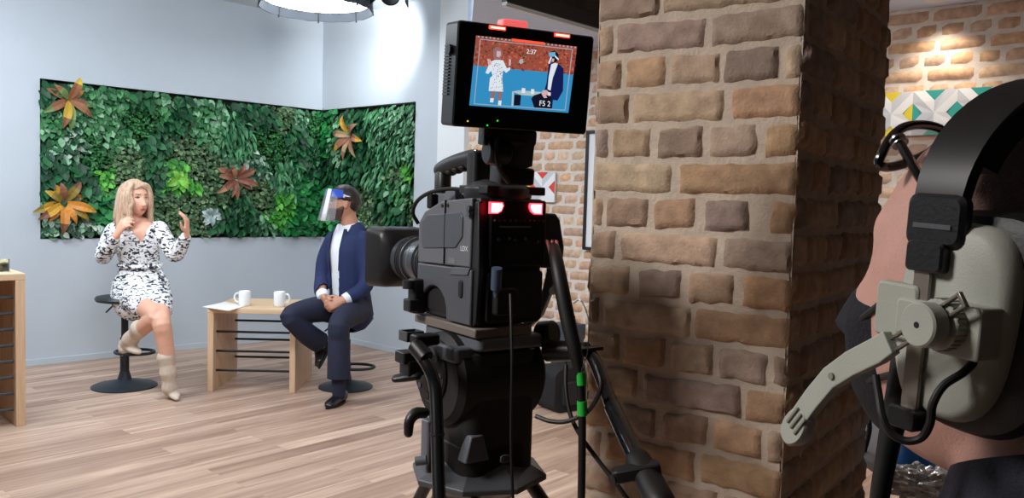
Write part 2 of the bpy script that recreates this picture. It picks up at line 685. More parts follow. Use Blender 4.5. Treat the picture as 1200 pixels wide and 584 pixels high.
def brick_mesh(mb, F, rows, depth, res, rng, amp, palette=PAL, edge_lo=-9, edge_hi=9, tone=None):
    """rows: (z0, z1, [(s0, s1), ...]) laid on plane y=0 of F, standing proud to y=-depth"""
    for (z0, z1, bricks) in rows:
        for (s0, s1) in bricks:
            nx = max(3, int((s1 - s0) / res))
            nz = max(3, int((z1 - z0) / res))
            c = V(lin(rng.choice(palette)))
            if tone:
                c = V(lin(tone))
            c = c * rng.uniform(0.85, 1.12)
            c = V((c.x * rng.uniform(.97, 1.03), c.y, c.z * rng.uniform(.94, 1.06)))
            so = V((rng.uniform(0, 50), rng.uniform(0, 50), rng.uniform(0, 50)))
            dd = depth * rng.uniform(0.75, 1.1)
            tilt = rng.uniform(-.15, .15) * depth
            tz = rng.uniform(-.004, .004) if amp > .002 else 0
            g_ = min(.0035, res * .4)
            z0b, z1b, s0b, s1b = z0 - g_, z1 + g_, s0 - g_, s1 + g_
            vs, fs = [], []
            rx = 0.012
            for j in range(nz + 1):
                for i in range(nx + 1):
                    u, w = i / nx, j / nz
                    s, z = s0b + (s1b - s0b) * u, z0b + (z1b - z0b) * w
                    du = min(u, 1 - u) * (s1 - s0)
                    dw = min(w, 1 - w) * (z1 - z0)
                    e = 1.0
                    for d in (du, dw):
                        if d < rx:
                            e = min(e, math.sqrt(max(0, 1 - (1 - d / rx) ** 2)) * .75 + .25)
                    nn = noise.noise(V((s * 26, z * 26, 0)) + so)
                    n2 = noise.noise(V((s * 90, z * 90, 3)) + so)
                    y = -dd * e - (nn * 1.0 + n2 * .35) * amp * e + tilt * (u - .5)
                    if i in (0, nx) or j in (0, nz):
                        y = 0.004
                    k1 = noise.noise(V((s * 18, z * 40, 9)) + so) * amp * 1.6
                    k2 = noise.noise(V((s * 40, z * 18, 19)) + so) * amp * 1.6
                    vs.append((s + (k1 if 0 < i < nx else k1 * .9), y, z + k2 + tz * (u - .5) * 2))
            for j in range(nz):
                for i in range(nx):
                    a = j * (nx + 1) + i
                    fs.append((a, a + 1, a + nx + 2, a + nx + 1))
            mb.add(vs, fs, 0, F, col=tuple(c))


def mortar_sheet(mb, F, s0, s1, z0, z1, res, amp, rng):
    nx, nz = max(1, int((s1 - s0) / res)), max(1, int((z1 - z0) / res))
    vs = [(s0 + (s1 - s0) * i / nx, -amp * 2 * (.5 + noise.noise(V((i * .9, j * .9, s0 + 7)))), z0 + (z1 - z0) * j / nz) for j in range(nz + 1) for i in range(nx + 1)]
    fs = [(j * (nx + 1) + i, j * (nx + 1) + i + 1, (j + 1) * (nx + 1) + i + 1, (j + 1) * (nx + 1) + i) for j in range(nz) for i in range(nx)]
    mb.add(vs, fs, 1, F)


def random_rows(z0, z1, s0, s1, pitch, joint, rng, phase=0):
    rows = []
    z = z0
    k = phase
    while z < z1 - .001:
        br = []
        s = s0 - rng.uniform(0, .2)
        header = (k % 2 == 0)
        while s < s1:
            L = (0.115 if header else 0.235) * rng.uniform(.92, 1.08)
            a, b = max(s, s0), min(s + L, s1)
            if b - a > .025:
                br.append((a, b))
            s += L + joint
        rows.append((z + joint / 2, min(z + pitch - joint / 2, z1), br))
        z += pitch
        k += 1
    return rows


M_brick = attr_mat('old_brick', 0.85, 0.22, 30, 0.6, 160)
M_mortar = mat('mortar', (200, 184, 168), 0.95, var=0.12, vscale=25, bump=0.7, bscale=140)
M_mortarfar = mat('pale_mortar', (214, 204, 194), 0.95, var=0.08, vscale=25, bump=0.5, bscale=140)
rng = random.Random(4)
mb = MB()
rows = random_rows(0.0, BTOP, 0.0, BLEN, 0.0785, 0.0145, rng)
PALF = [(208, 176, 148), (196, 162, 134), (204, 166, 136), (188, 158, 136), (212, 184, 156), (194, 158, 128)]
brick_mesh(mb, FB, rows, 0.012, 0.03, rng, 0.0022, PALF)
mortar_sheet(mb, FB, 0, BLEN, 0, BTOP, 0.5, 0.0, rng)
mb.box((BLEN / 2, 0.1, CEIL / 2), (BLEN, 0.18, CEIL), 1, FB)
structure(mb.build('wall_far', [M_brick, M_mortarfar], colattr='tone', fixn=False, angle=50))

# brick pillar between the set and the operator: courses read from the photograph
PC = V((0.553, 1.61, 0))
PROT = math.radians(36)
PX = V((-math.cos(PROT), math.sin(PROT), 0))                # front face, running to the left
PNF = V((-math.sin(PROT), -math.cos(PROT), 0))
PWID, PDEP = 0.458, 0.70
FP = frame(PC, -PX, -PNF, UP)                              # x grows to the right, 0 at the right edge; y into the pillar


def ps(px, py):
    return (onplane(px, py, PC, PNF) - PC).dot(-PX)


z2 = lambda x, y: (660 + x / 2.335, y / 2.335)
z3 = lambda x, y: (660 + x / 1.6975, 240 + y / 1.6975)
PR = [
    (1, z2, 80, [(95, 140), (148, 392), (408, 650)]),
    (2, z2, 178, [(78, 162), (172, 283), (295, 430), (442, 588), (605, 650)]),
    (3, z2, 285, [(75, 182), (190, 440), (462, 648)]),
    (4, z2, 385, [(70, 125), (135, 240), (260, 383), (400, 530), (556, 640)]),
    (5, z2, 482, [(68, 298), (318, 635)]),
    (6, z2, 570, [(60, 110), (118, 235), (250, 365), (388, 510), (570, 635)]),
    (7, z3, 88, [(40, 105), (115, 305), (318, 450)]),
    (8, z3, 155, [(36, 48), (52, 132), (150, 235), (250, 340), (358, 450)]),
    (9, z3, 220, [(40, 70), (78, 255), (262, 445)]),
    (10, z3, 285, [(40, 112), (120, 205), (215, 300), (312, 408), (418, 445)]),
    (11, z3, 350, [(38, 70), (80, 148), (160, 355), (365, 440)]),
    (12, z3, 415, [(38, 106), (115, 185), (198, 290), (300, 398), (408, 430)]),
    (13, z3, 480, [(38, 75), (85, 265), (275, 425)]),
    (14, z3, 540, [(38, 105), (115, 195), (205, 310), (320, 425)]),
]
rng = random.Random(11)
PITCHP = 0.0765
ZR1 = 1.787
rows = []
for (k, fn, ymid, xs) in PR:
    zc = ZR1 - PITCHP * (k - 1)
    br = []
    for i, (a, b) in enumerate(xs):
        sa, sb = ps(*fn(a, ymid)), ps(*fn(b, ymid))
        if i == 0:
            sa = -PWID
        if i == len(xs) - 1:
            sb = 0.0
        br.append((sa + .002, sb - .001))
    rows.append((zc - .031, zc + .031, br))
top = random_rows(ZR1 + PITCHP / 2, 3.09, -PWID, 0, PITCHP, 0.014, rng, 1)
bot = random_rows(0.0, ZR1 - PITCHP * 13.5, -PWID, 0, (ZR1 - PITCHP * 13.5) / 11, 0.014, rng)
allrows = bot + rows + top
mb = MB()
brick_mesh(mb, FP, allrows, 0.012, 0.008, rng, 0.0032)
mortar_sheet(mb, FP, -PWID, 0, 0, 3.09, 0.02, 0.0012, rng)
# the three other faces
FPR = frame(PC, -PNF, PX, UP)                              # right face: x runs back, y into the pillar
mb2rows = random_rows(0.0, 3.09, 0, PDEP, PITCHP, 0.014, rng, 1)
brick_mesh(mb, FPR, mb2rows, 0.012, 0.012, rng, 0.0035)
mortar_sheet(mb, FPR, 0, PDEP, 0, 3.09, 0.05, 0.001, rng)
FPL = frame(PC + PX * PWID - PNF * PDEP, PNF, -PX, UP)
brick_mesh(mb, FPL, random_rows(0.0, 3.09, 0, PDEP, PITCHP, 0.014, rng), 0.012, 0.02, rng, 0.003)
mortar_sheet(mb, FPL, 0, PDEP, 0, 3.09, 0.1, 0.001, rng)
FPK = frame(PC - PNF * PDEP, PX, PNF, UP)
brick_mesh(mb, FPK, random_rows(0.0, 3.09, 0, PWID, PITCHP, 0.014, rng), 0.012, 0.03, rng, 0.003)
mortar_sheet(mb, FPK, 0, PWID, 0, 3.09, 0.1, 0.001, rng)
structure(mb.build('pillar_brick', [M_brick, M_mortar], colattr='tone', fixn=False, angle=60))
# ------------------------------------------------------------------ softbox and set lamps
M_glow = mat('lamp_diffuser', (255, 255, 255), 0.5, emit=(246, 250, 255), estr=9.0)
M_skirt = mat('grey_fabric_skirt', (66, 74, 82), 0.8, bump=0.4, bscale=60)
SBC = at(371, 1, 6.7)
sb = thing('softbox', 'round white softbox lamp with grey fabric skirt hung under the ceiling', 'lamp', SBC)
NS = 16
R0 = 0.43
mb = MB()
mb.loft([[SBC + V((R0 * math.cos(2 * PI * k / NS), R0 * math.sin(2 * PI * k / NS), z)) for k in range(NS)] for z in (0.0, 0.012)])
mb.build('diffuser', M_glow, sb, smooth=False)
mb = MB()
rin = [[SBC + V((r * (1 + .012 * (k % 2)) * math.cos(2 * PI * k / 32), r * (1 + .012 * (k % 2)) * math.sin(2 * PI * k / 32), z + .006 * (k % 2))) for k in range(32)]
       for r, z in ((R0 + .004, .05), (R0 + .012, -.075), (R0 + .02, -.075), (R0 + .012, .05), (R0 + .004, .05))]
mb.loft(rin, 0, cap=False)
mb.build('fabric_skirt', M_skirt, sb)
mb = MB()
mb.loft([[SBC + V((r * math.cos(2 * PI * k / NS), r * math.sin(2 * PI * k / NS), z)) for k in range(NS)] for r, z in ((R0 + .004, .014), (R0 - .1, .07), (.1, .10))])
mb.build('housing', M_blackmatte, sb, smooth=False)
for a in range(8):
    t = 2 * PI * a / 8 + .2
    mb = MB()
    mb.cyl(SBC + V((R0 * 1.05 * math.cos(t), R0 * 1.05 * math.sin(t), -.085)), SBC + V((R0 * 1.02 * math.cos(t), R0 * 1.02 * math.sin(t), .055)), .007, n=6)
    mb.build('rim_clip', M_black, sb)
mb = MB()
mb.cyl(SBC + V((0, 0, .09)), V((SBC.x, SBC.y, CEIL)), .016)
mb.build('ceiling_rod', M_black, sb)

FLP = at(458, -8, 6.55)
fl_ = thing('spotlight', 'small black spotlight with barn doors beside the round softbox, aimed at the corner wall', 'lamp', FLP)
ft = (at(440, 62, 7.7) - FLP).normalized()
fx = ft.cross(UP).normalized()
FF = frame(FLP, fx, ft, fx.cross(ft))
mb = MB(FF)
mb.lathe([(.05, -.09), (.065, -.08), (.07, .05), (.078, .06), (.07, .062)], M=FF @ Matrix.Rotation(-PI / 2, 4, 'X'), n=20)
mb.build('lamp_body', M_black, fl_)
for sx in (-1, 1):
    mb = MB(FF)
    mb.box((sx * .105, .10, 0), (.006, .10, .12), M=FF @ Matrix.Rotation(-sx * .35, 4, 'Z'))
    mb.build('barn_door', M_black, fl_)
mb = MB()
mb.tube([FLP + fx * -.085, FLP + fx * -.085 + UP * .1, FLP + UP * .13, FLP + fx * .085 + UP * .1, FLP + fx * .085], .007, n=8)
mb.cyl(FLP + UP * .125, V((FLP.x, FLP.y, CEIL)), .012)
mb.build('yoke', M_black, fl_)
spot('set_spot_light', FLP + ft * .18, at(438, 58, 7.75), 110, (0.93, 0.97, 1.0), 85, 1.0, 0.08)

# ------------------------------------------------------------------ living plant walls
SPEC = {
    # length, width/length, palette, spread of direction, stand-off, bend
    'ivy':    (0.075, .62, [(60, 122, 74), (80, 146, 88), (46, 104, 62), (132, 180, 140)], .9, .07),
    'varieg': (0.065, .62, [(50, 98, 66), (186, 208, 188), (40, 86, 58), (128, 170, 138)], 1.2, .06),
    'dark':   (0.105, .52, [(26, 78, 46), (34, 92, 54), (22, 66, 42), (44, 108, 62)], .7, .07),
    'lime':   (0.080, .55, [(70, 158, 54), (98, 182, 66), (54, 134, 52)], 1.0, .06),
    'olive':  (0.042, .68, [(72, 108, 70), (94, 128, 86), (56, 90, 58), (116, 142, 98)], 2.2, .05),
    'box':    (0.032, .66, [(44, 112, 56), (60, 134, 66), (34, 92, 50)], 2.6, .05),
    'fern':   (0.115, .22, [(60, 128, 78), (84, 150, 100), (108, 172, 124), (44, 104, 66)], .7, .08),
    'pale':   (0.070, .42, [(104, 158, 118), (134, 182, 142), (80, 136, 96), (60, 116, 78)], .9, .07),
    'broad':  (0.095, .80, [(34, 124, 62), (48, 146, 76), (28, 104, 56)], 1.3, .07),
}
SEEDS1 = [(60, 105, 'dark'), (105, 105, 'ivy'), (130, 130, 'ivy'), (65, 145, 'ivy'), (85, 175, 'varieg'), (55, 190, 'dark'), (62, 262, 'varieg'), (95, 262, 'varieg'),
          (115, 180, 'box'), (112, 215, 'lime'), (118, 245, 'broad'), (95, 215, 'dark'), (135, 160, 'ivy'), (165, 105, 'dark'), (190, 112, 'ivy'), (165, 140, 'box'),
          (150, 190, 'olive'), (140, 215, 'olive'), (190, 160, 'dark'), (180, 200, 'dark'), (207, 210, 'lime'), (222, 175, 'olive'), (240, 200, 'olive'), (205, 240, 'olive'),
          (225, 262, 'olive'), (215, 125, 'dark'), (235, 128, 'ivy'), (250, 145, 'ivy'), (268, 150, 'fern'), (280, 165, 'fern'), (300, 130, 'dark'), (315, 160, 'box'),
          (275, 190, 'pale'), (300, 195, 'varieg'), (322, 180, 'box'), (335, 130, 'olive'), (345, 160, 'dark'), (355, 135, 'pale'), (335, 200, 'fern'), (310, 235, 'olive'),
          (290, 255, 'dark'), (305, 270, 'pale'), (328, 245, 'lime'), (345, 250, 'broad'), (365, 230, 'broad'), (362, 180, 'dark'), (368, 150, 'box'), (370, 270, 'broad'), (270, 262, 'dark'), (250, 225, 'olive')]
SEEDS2 = [(380, 145, 'broad'), (395, 165, 'ivy'), (385, 195, 'dark'), (380, 235, 'broad'), (385, 268, 'broad'), (400, 135, 'ivy'), (415, 140, 'dark'), (435, 140, 'fern'),
          (450, 150, 'pale'), (470, 140, 'pale'), (478, 165, 'pale'), (455, 175, 'fern'), (430, 185, 'dark'), (420, 205, 'dark'), (440, 205, 'fern'), (460, 205, 'olive'),
          (478, 205, 'lime'), (470, 225, 'ivy'), (450, 235, 'dark'), (440, 255, 'olive'), (470, 255, 'dark'), (482, 250, 'olive'), (425, 235, 'olive')]


def leaf(mb, P, t, n, L, w, col, fold=.25, bend=.25, F=None):
    """one folded leaf: base P, direction t, upper face n"""
    t = t.normalized()
    s = t.cross(n)
    s = s.normalized() if s.length > 1e-4 else t.orthogonal()
    n = s.cross(t)
    W = L * w / 2
    mid = [P, P + t * L * .35 + n * L * .06 * bend, P + t * L * .7 + n * L * .02 * bend, P + t * L * .97 - n * L * .22 * bend]
    vs = mid + [mid[1] + s * W + n * W * fold, mid[2] + s * W * .8 + n * W * fold, mid[1] - s * W + n * W * fold, mid[2] - s * W * .8 + n * W * fold]
    mb.add(vs, [(0, 4, 1), (1, 4, 5, 2), (2, 5, 3), (0, 1, 6), (1, 2, 7, 6), (2, 3, 7)], 0, F, col=col)


def foliage(F, s0, s1, seeds, P0, n, count, rng):
    mb = MB()
    sd = []
    for px_, py_, k in seeds:
        q = onplane(px_, py_, P0, n)
        sd.append(((F.inverted() @ q).x, q.z, k))
    for _ in range(count):
        s, z = rng.uniform(s0 + .004, s1 - .004), rng.uniform(ZB + .006, ZT + .03)
        js, jz = s + .12 * noise.noise(V((s * 5, z * 5, 1))), z + .12 * noise.noise(V((s * 5, z * 5, 8)))
        k = min(sd, key=lambda e: (e[0] - js) ** 2 + (e[1] - jz) ** 2)[2]
        L, w, pal, spread, off = SPEC[k]
        if k in ('dark', 'broad', 'fern') and rng.random() < .25:
            continue
        reps = 2 if k in ('olive', 'box') else 1
        for _r in range(reps):
            ss, zz = s + rng.uniform(-.02, .02) * (reps - 1), z + rng.uniform(-.02, .02) * (reps - 1)
            l = L * rng.uniform(.7, 1.25)
            a = -PI / 2 + rng.gauss(0, spread * .6) + .5 * noise.noise(V((ss * 3, zz * 3, 4)))
            lift = rng.uniform(.05, .75)
            t = V((math.cos(a), -lift, math.sin(a)))
            nn = V((rng.uniform(-.5, .5), -1, .45 + rng.uniform(-.5, .5)))
            clump = noise.noise(V((ss * 9, zz * 9, 2)))
            depth = rng.uniform(.0, .10) - .04 * clump
            P = V((ss, .070 - min(max(depth, 0.0), .085), zz))
            tip = P + t.normalized() * l
            if tip.x < s0 or tip.x > s1 or tip.z < ZB - .012 or max(tip.z, zz) > ZT - .008:
                continue
            c = V(lin(rng.choice(pal))) * rng.uniform(.6, 1.2)
            leaf(mb, P, t, nn, l, w, tuple(c), F=F)
    return mb


M_leaf = attr_mat('leaf_green', 0.5, 0.12, 60, 0.2, 90, spec=0.35)
M_soil = mat('dark_green_mat', (26, 42, 24), 0.95, var=0.3, vscale=30, bump=0.6, bscale=60)
M_stem = mat('pale_stem', (128, 128, 100), 0.7)
rng = random.Random(21)
NP1, NP2 = 9000, 3600
for idx, (F, s0, s1, seeds, n, cnt, lab) in enumerate(((F1, S1, .03, SEEDS1, N1, NP1, 'wide green plant wall set into the grey wall behind the woman'),
                                                       (F2, -.03, S2, SEEDS2, N2, NP2, 'narrow green plant wall right of the corner, behind the man'))):
    root = thing('vertical_garden', lab, 'plant wall', F @ V(((s0 + s1) / 2, .15, ZB + .01)), 'living plant walls')
    mb = MB(F)
    mb.box(((s0 + s1) / 2, .085, (ZB + ZT) / 2), (s1 - s0, .02, ZT - ZB - .004))
    mb.build('backing', M_soil, root, smooth=False)
    f = foliage(F, s0, s1, seeds, CORNER, n, cnt, rng).build('foliage', M_leaf, root, colattr='tone', fixn=False, angle=180)
    f['kind'] = 'stuff'
    for k in range(7 if idx == 0 else 4):
        st = MB()
        s, z = rng.uniform(s0 + .2, s1 - .2), rng.uniform(ZB + .3, ZT - .15)
        a = rng.choice((-1, 1))
        st.tube([F @ V((s, .05, z)), F @ V((s + a * .06, -.0, z - .03)), F @ V((s + a * .13, .0, z - .12)), F @ V((s + a * .15, .03, z - .22))], .004, n=5)
        st.build('stem', M_stem, root)

CROT = [(F1, N1, 80, 118, .21, [(196, 160, 60), (206, 176, 60), (142, 96, 66), (96, 128, 70), (150, 100, 70), (120, 140, 80)], 9, 'yellow and brown croton plant at the top left end of the plant wall'),
        (F1, N1, 74, 238, .23, [(214, 160, 56), (150, 132, 62), (160, 104, 76), (188, 148, 52), (134, 90, 66), (200, 130, 50)], 12, 'orange and yellow croton plant low on the plant wall, left of the woman'),
        (F1, N1, 274, 210, .22, [(158, 104, 80), (140, 88, 70), (170, 122, 92), (132, 84, 66)], 10, 'reddish brown croton plant in the plant wall above the coffee table'),
        (F2, N2, 414, 160, .24, [(166, 120, 96), (150, 104, 84), (208, 156, 60), (182, 150, 110)], 7, 'bronze croton plant with one yellow leaf on the narrow plant wall above the man'),
        (F1, N1, 246, 252, .10, [(170, 188, 186), (150, 172, 172), (190, 204, 202)], 12, 'small silvery blue plant low in the plant wall beside the woman\'s raised hand'),
        (F1, N1, 208, 211, .11, [(120, 190, 70), (98, 176, 60), (140, 204, 84)], 9, 'small bright lime plant in the plant wall above the woman\'s raised hand')]
for (F, n, px_, py_, L, pal, N, lab) in CROT:
    q = F.inverted() @ onplane(px_, py_, CORNER, n)
    c = V((q.x, .02, q.z))
    mb = MB()
    wid = .30 if L > .15 else .5
    for k in range(N):
        a = 2 * PI * k / N + rng.uniform(-.25, .25)
        l = L * rng.uniform(.75, 1.1)
        lift = rng.uniform(.25, .7)
        d = V((math.cos(a), 0, math.sin(a)))
        col = tuple(V(lin(rng.choice(pal))) * rng.uniform(.85, 1.1))
        col2 = tuple(V(lin(rng.choice(pal))) * rng.uniform(.7, 1.0))
        side = V((-math.sin(a), 0, math.cos(a)))
        rows_ = []
        for i in range(7):
            u = i / 6
            wdt = l * wid * .5 * math.sin(PI * min(1, (u * .92 + .06))) ** .8
            p = c + d * (l * u * .95) + V((0, -(lift * l * math.sin(u * 2.3) * .6 + .04), 0)) + V((0, 0, -.12 * l * u * u))
            rows_.append([p + side * wdt + V((0, -wdt * .3, 0)), p, p - side * wdt + V((0, -wdt * .3, 0))])
        for i in range(6):
            for j in range(2):
                mb.add([rows_[i][j], rows_[i][j + 1], rows_[i + 1][j + 1], rows_[i + 1][j]], [(0, 1, 2, 3)], 0, F, col=col if i < 4 else col2)
    mb.cyl(c + V((0, .1, 0)), c + V((0, -.04, 0)), .012, n=8, M=F)
    o = mb.build('croton_plant' if L > .15 else 'rosette_plant', M_leaf, None, colattr='tone', fixn=False, angle=180)
    tag(o, lab, 'plant', 'crotons and rosettes in the plant wall')

# ------------------------------------------------------------------ coffee table between the presenters
TA, TB = onfloor(242.5, 459), onfloor(345.5, 461)
tx = (TB - TA).normalized()
ty = V((-tx.y, tx.x, 0))
TW = (TB - TA).length
TD = 0.60
TH = at(243, 361, TA.y).z
FT = frame((TA + TB) / 2, tx, ty, UP)
WM_T = FT
tab = thing('coffee_table', 'light oak coffee table with black rods between its two side panels', 'table', FT)
PT = .042
for sx in (-1, 1):
    mb = MB()
    mb.box((sx * (TW / 2 - PT / 2), TD / 2, (TH - .036) / 2), (PT, TD, TH - .036))
    mb.build('side_panel', M_oak, tab, world=False, bevel=.003)
mb = MB()
mb.box((0, TD / 2, TH - .018), (TW + .004, TD + .004, .036))
mb.build('tabletop', M_oakin, tab, world=False, bevel=.003)
for yy, row, Y in ((.07, (390, 412.7, 435.3), TA.y + .07), (TD - .07, (376.3, 398, 418.8), TA.y + TD - .07)):
    for p in row:
        z = at(300, p, Y).z
        mb = MB()
        mb.cyl((-TW / 2 + PT - .002, yy, z), (TW / 2 - PT + .002, yy, z), .0085, n=10)
        mb.build('rod', M_black, tab, world=False)


def mug(px_, py_, side, label):
    p = onfloor(px_, py_, TH + .0005)
    r = thing('mug', label, 'mug', yawframe(p, 0), 'white mugs on the coffee table')
    mb = MB()
    mb.lathe([(.0, .006), (.036, .0), (.040, .004), (.0425, .02), (.0425, .108), (.040, .111), (.0375, .108), (.0365, .012), (0.0, .009)], n=28)
    mb.build('cup', M_porcelain, r, world=False, angle=60)
    mb = MB()
    mb.tube([(side * .040, 0, .092), (side * .062, 0, .090), (side * .074, 0, .066), (side * .066, 0, .036), (side * .040, 0, .026)], .0065, n=8, smooth=4)
    mb.build('handle', M_porcelain, r, world=False)


mug(286.5, 358.6, -1, 'white mug on the coffee table beside the sheets of paper, handle to the left')
mug(327.5, 359.4, 1, 'white mug on the coffee table beside the man\'s knee, handle to the right')
mb = MB()
pq = [onfloor(x, y, TH + .001) for x, y in ((236.5, 360), (263, 354.2), (286, 359), (267, 364.6))]
for lv in range(3):
    o_ = V((.006 * lv, -.004 * lv, .0012 * lv))
    q = [p + o_ for p in pq]
    mb.add([p for p in q] + [p + UP * .0011 for p in q], [(3, 2, 1, 0), (4, 5, 6, 7), (0, 1, 5, 4), (1, 2, 6, 5), (2, 3, 7, 6), (3, 0, 4, 7)])
tag(mb.build('paper_sheets', M_paper, smooth=False), 'white sheets of paper lying over the table edge', 'paper')

# ------------------------------------------------------------------ oak console with rods at the left edge
SP = onfloor(30.5, 499)
SH = at(30, 320.5, SP.y).z
FS = frame(SP, D1, -N1, UP)
con = thing('console_shelf', 'light oak console with eight black rods across its front', 'shelf', FS)
CW, CD = 1.0, .42
mb = MB()
mb.box((-.026, CD / 2, (SH - .04) / 2), (.052, CD, SH - .04))
mb.build('side_panel', M_oak, con, world=False, bevel=.003)
mb = MB()
mb.box((-CW + .026, CD / 2, (SH - .04) / 2), (.052, CD, SH - .04))
mb.build('side_panel', M_oak, con, world=False, bevel=.003)
mb = MB()
mb.box((-CW / 2, CD / 2, SH - .02), (CW, CD, .04))
mb.build('top', M_oakin, con, world=False, bevel=.003)
mb = MB()
mb.box((-CW / 2, CD - .012, (SH - .04) / 2), (CW - .1, .02, SH - .045))
mb.build('back_panel', wood_mat('brown_back', (150, 112, 84), (120, 86, 64), (8, 8, .7), 4), con, world=False)
for k in range(8):
    z = at(20, 348.5 + 18.75 * k, SP.y).z
    mb = MB()
    mb.cyl((-CW + .05, .05, z), (-.050, .05, z), .010, n=10)
    mb.build('rod', M_grey, con, world=False)
jp = FS @ V((-.17, .12, SH + .0005))
jp = onfloor(5, 318.5, SH + .0005)
jar = thing('glass_jar', 'small glass jar with dark contents on top of the oak console', 'jar', yawframe(jp, 0))
mb = MB()
mb.lathe([(.0, 0), (.026, 0), (.028, .004), (.028, .07), (.026, .074), (.0255, .07), (.0255, .005), (0, .004)], n=24)
mb.build('glass', mat('clear_glass', (235, 245, 240), 0.05, trans=1.0), jar, world=False)
mb = MB()
mb.lathe([(.0, .0055), (.0245, .0055), (.0248, .045), (.02, .05), (0, .048)], n=24)
mb.build('contents', mat('dark_coffee_beans', (74, 74, 58), 0.8, var=.4, vscale=200), jar, world=False)


# ------------------------------------------------------------------ bar stools
def stool(P, seat_z, ring_z, ring_dir, lever_dir, label, rb):
    r = thing('bar_stool', label, 'stool', yawframe(P, 0), 'gas lift bar stools')
    mb = MB()
    mb.lathe([(0, 0), (rb, 0), (rb, .008), (rb * .9, .018), (rb * .5, .034), (rb * .22, .055), (.04, .085), (.034, .11), (0, .11)], n=40)
    mb.build('base', M_gunmetal, r, world=False)
    mb = MB()
    mb.cyl((0, 0, .09), (0, 0, .36), .031, n=20)
    mb.cyl((0, 0, .35), (0, 0, seat_z - .045), .024, n=20)
    mb.build('pole', M_gunmetal, r, world=False)
    mb = MB()
    mb.lathe([(0, seat_z - .05), (.11, seat_z - .05), (.19, seat_z - .035), (.198, seat_z - .018), (.19, seat_z - .003), (.15, seat_z), (0, seat_z - .004)], n=36)
    mb.build('seat', M_gunmetal, r, world=False)
    mb = MB()
    rd = V((ring_dir[0], ring_dir[1], 0)).normalized()
    cc = V((0, 0, ring_z)) + rd * .10
    mb.tube([cc + V((.135 * math.cos(2 * PI * k / 24), .105 * math.sin(2 * PI * k / 24), 0)) for k in range(24)], .011, n=8, smooth=1, closed=True)
    mb.cyl((0, 0, ring_z - .025), (0, 0, ring_z + .025), .037, n=16)
    mb.build('foot_ring', M_gunmetal, r, world=False)
    mb = MB()
    ld = V((lever_dir[0], lever_dir[1], 0))
    mb.tube([V((0, 0, seat_z - .055)), V((0, 0, seat_z - .06)) + ld * .08, V((0, 0, seat_z - .12)) + ld * .16], .006, n=8)
    mb.build('lever', M_gunmetal, r, world=False)
    return r


WS = onfloor(146, 453)
WSEAT = at(146, 347, WS.y).z
stool(WS, WSEAT, at(146, 411, WS.y).z, (.9, -.4), (-.75, -.2), 'dark grey bar stool the woman in the patterned dress sits on', .222)
MS = onfloor(405, 454)
MSEAT = at(405, 370, MS.y).z
stool(MS, MSEAT, at(405, 428, MS.y).z, (.8, -.5), (-1, -.1), 'dark grey bar stool the man in the blue suit sits on', .20)


# ------------------------------------------------------------------ geometric tiles on the far brick wall
def col_mat(name, c):
    return mat(name, c, 0.5)


M_tw, M_tg = col_mat('tile_white', (232, 234, 236)), col_mat('tile_pale_grey', (198, 203, 210))
M_ty, M_tt, M_tr = col_mat('tile_yellow', (230, 206, 20)), col_mat('tile_teal', (10, 160, 148)), col_mat('tile_red', (222, 62, 52))


def tile_panel(tiles, z0, z1, label):
    """tiles: list of (s0, s1, colour indices for top, right, bottom, left triangles)"""
    s0, s1 = tiles[0][0], tiles[-1][1]
    root = thing('wall_tile_panel', label, 'wall panel', FB @ V(((s0 + s1) / 2, -.016, z0)), 'geometric tile panels on the far brick wall')
    for (a, b, cs) in tiles:
        mb = MB(FB)
        w, h = b - a, z1 - z0
        y0, y1 = -.014, -.032

        def P(u, v, y=y1):
            return (a + u * w, y, z0 + v * h)
        mb.box(((a + b) / 2, (y0 + y1 + .001) / 2, (z0 + z1) / 2), (w - .001, abs(y1 - y0) - .001, h - .001), 0)
        k = .23
        tri = [[(.5 - k, 1), (.5 + k, 1), (.5, 1 - k)], [(1, .5 + k), (1, .5 - k), (1 - k, .5)], [(.5 + k, 0), (.5 - k, 0), (.5, k)], [(0, .5 - k), (0, .5 + k), (k, .5)]]
        for t, c in zip(tri, cs):
            mb.add([P(*q) for q in t], [(0, 1, 2)], c)
        kk = .5 - k
        for fx_, fy_ in ((0, 0), (1, 0), (1, 1), (0, 1)):
            g = lambda u, v: P(u if not fx_ else 1 - u, v if not fy_ else 1 - v, y1 - .004)
            g0 = lambda u, v: P(u if not fx_ else 1 - u, v if not fy_ else 1 - v, y1)
            mb.add([g0(0, 0), g0(kk, 0), g(.5, k), g(.5, .5), g(.25, .25)], [(0, 1, 2, 3, 4)], 0 if (fx_ ^ fy_) else 1)
            mb.add([g0(0, 0), g0(0, kk), g(k, .5), g(.5, .5), g(.25, .25)], [(0, 1, 2, 3, 4)], 1 if fx_ == 0 else 0)
        mb.build('tile', [M_tw, M_tg, M_ty, M_tt, M_tr], root, smooth=False, fixn=True)


def sb_(px_, py_):
    return (FB.inverted() @ onplane(px_, py_, BW0 + BN * .02, BN)).x


def zb_(px_, py_):
    return onplane(px_, py_, BW0 + BN * .02, BN).z


zt, zl = zb_(1070, 107.5), zb_(1070, 159)
a0, a1, a2 = sb_(1070, 130), sb_(1121.6, 130), sb_(1178, 130)
tile_panel([(2 * a0 - a1, a0, (2, 2, 2, 2)), (a0, a1, (3, 3, 3, 3)), (a1, a2, (3, 3, 3, 3)), (a2, 2 * a2 - a1, (3, 2, 3, 2))], zl, zt, 'white tile panel with yellow and teal triangles on the brick wall above the spectacles')
zt, zl = zb_(640, 202), zb_(640, 237)
a0, a1 = sb_(622.5, 220), sb_(651, 220)
tile_panel([(2 * a0 - a1, a0, (2, 2, 2, 2)), (a0, a1, (4, 4, 0, 4))], zl, zt, 'white tile panel with red and yellow triangles behind the broadcast camera')

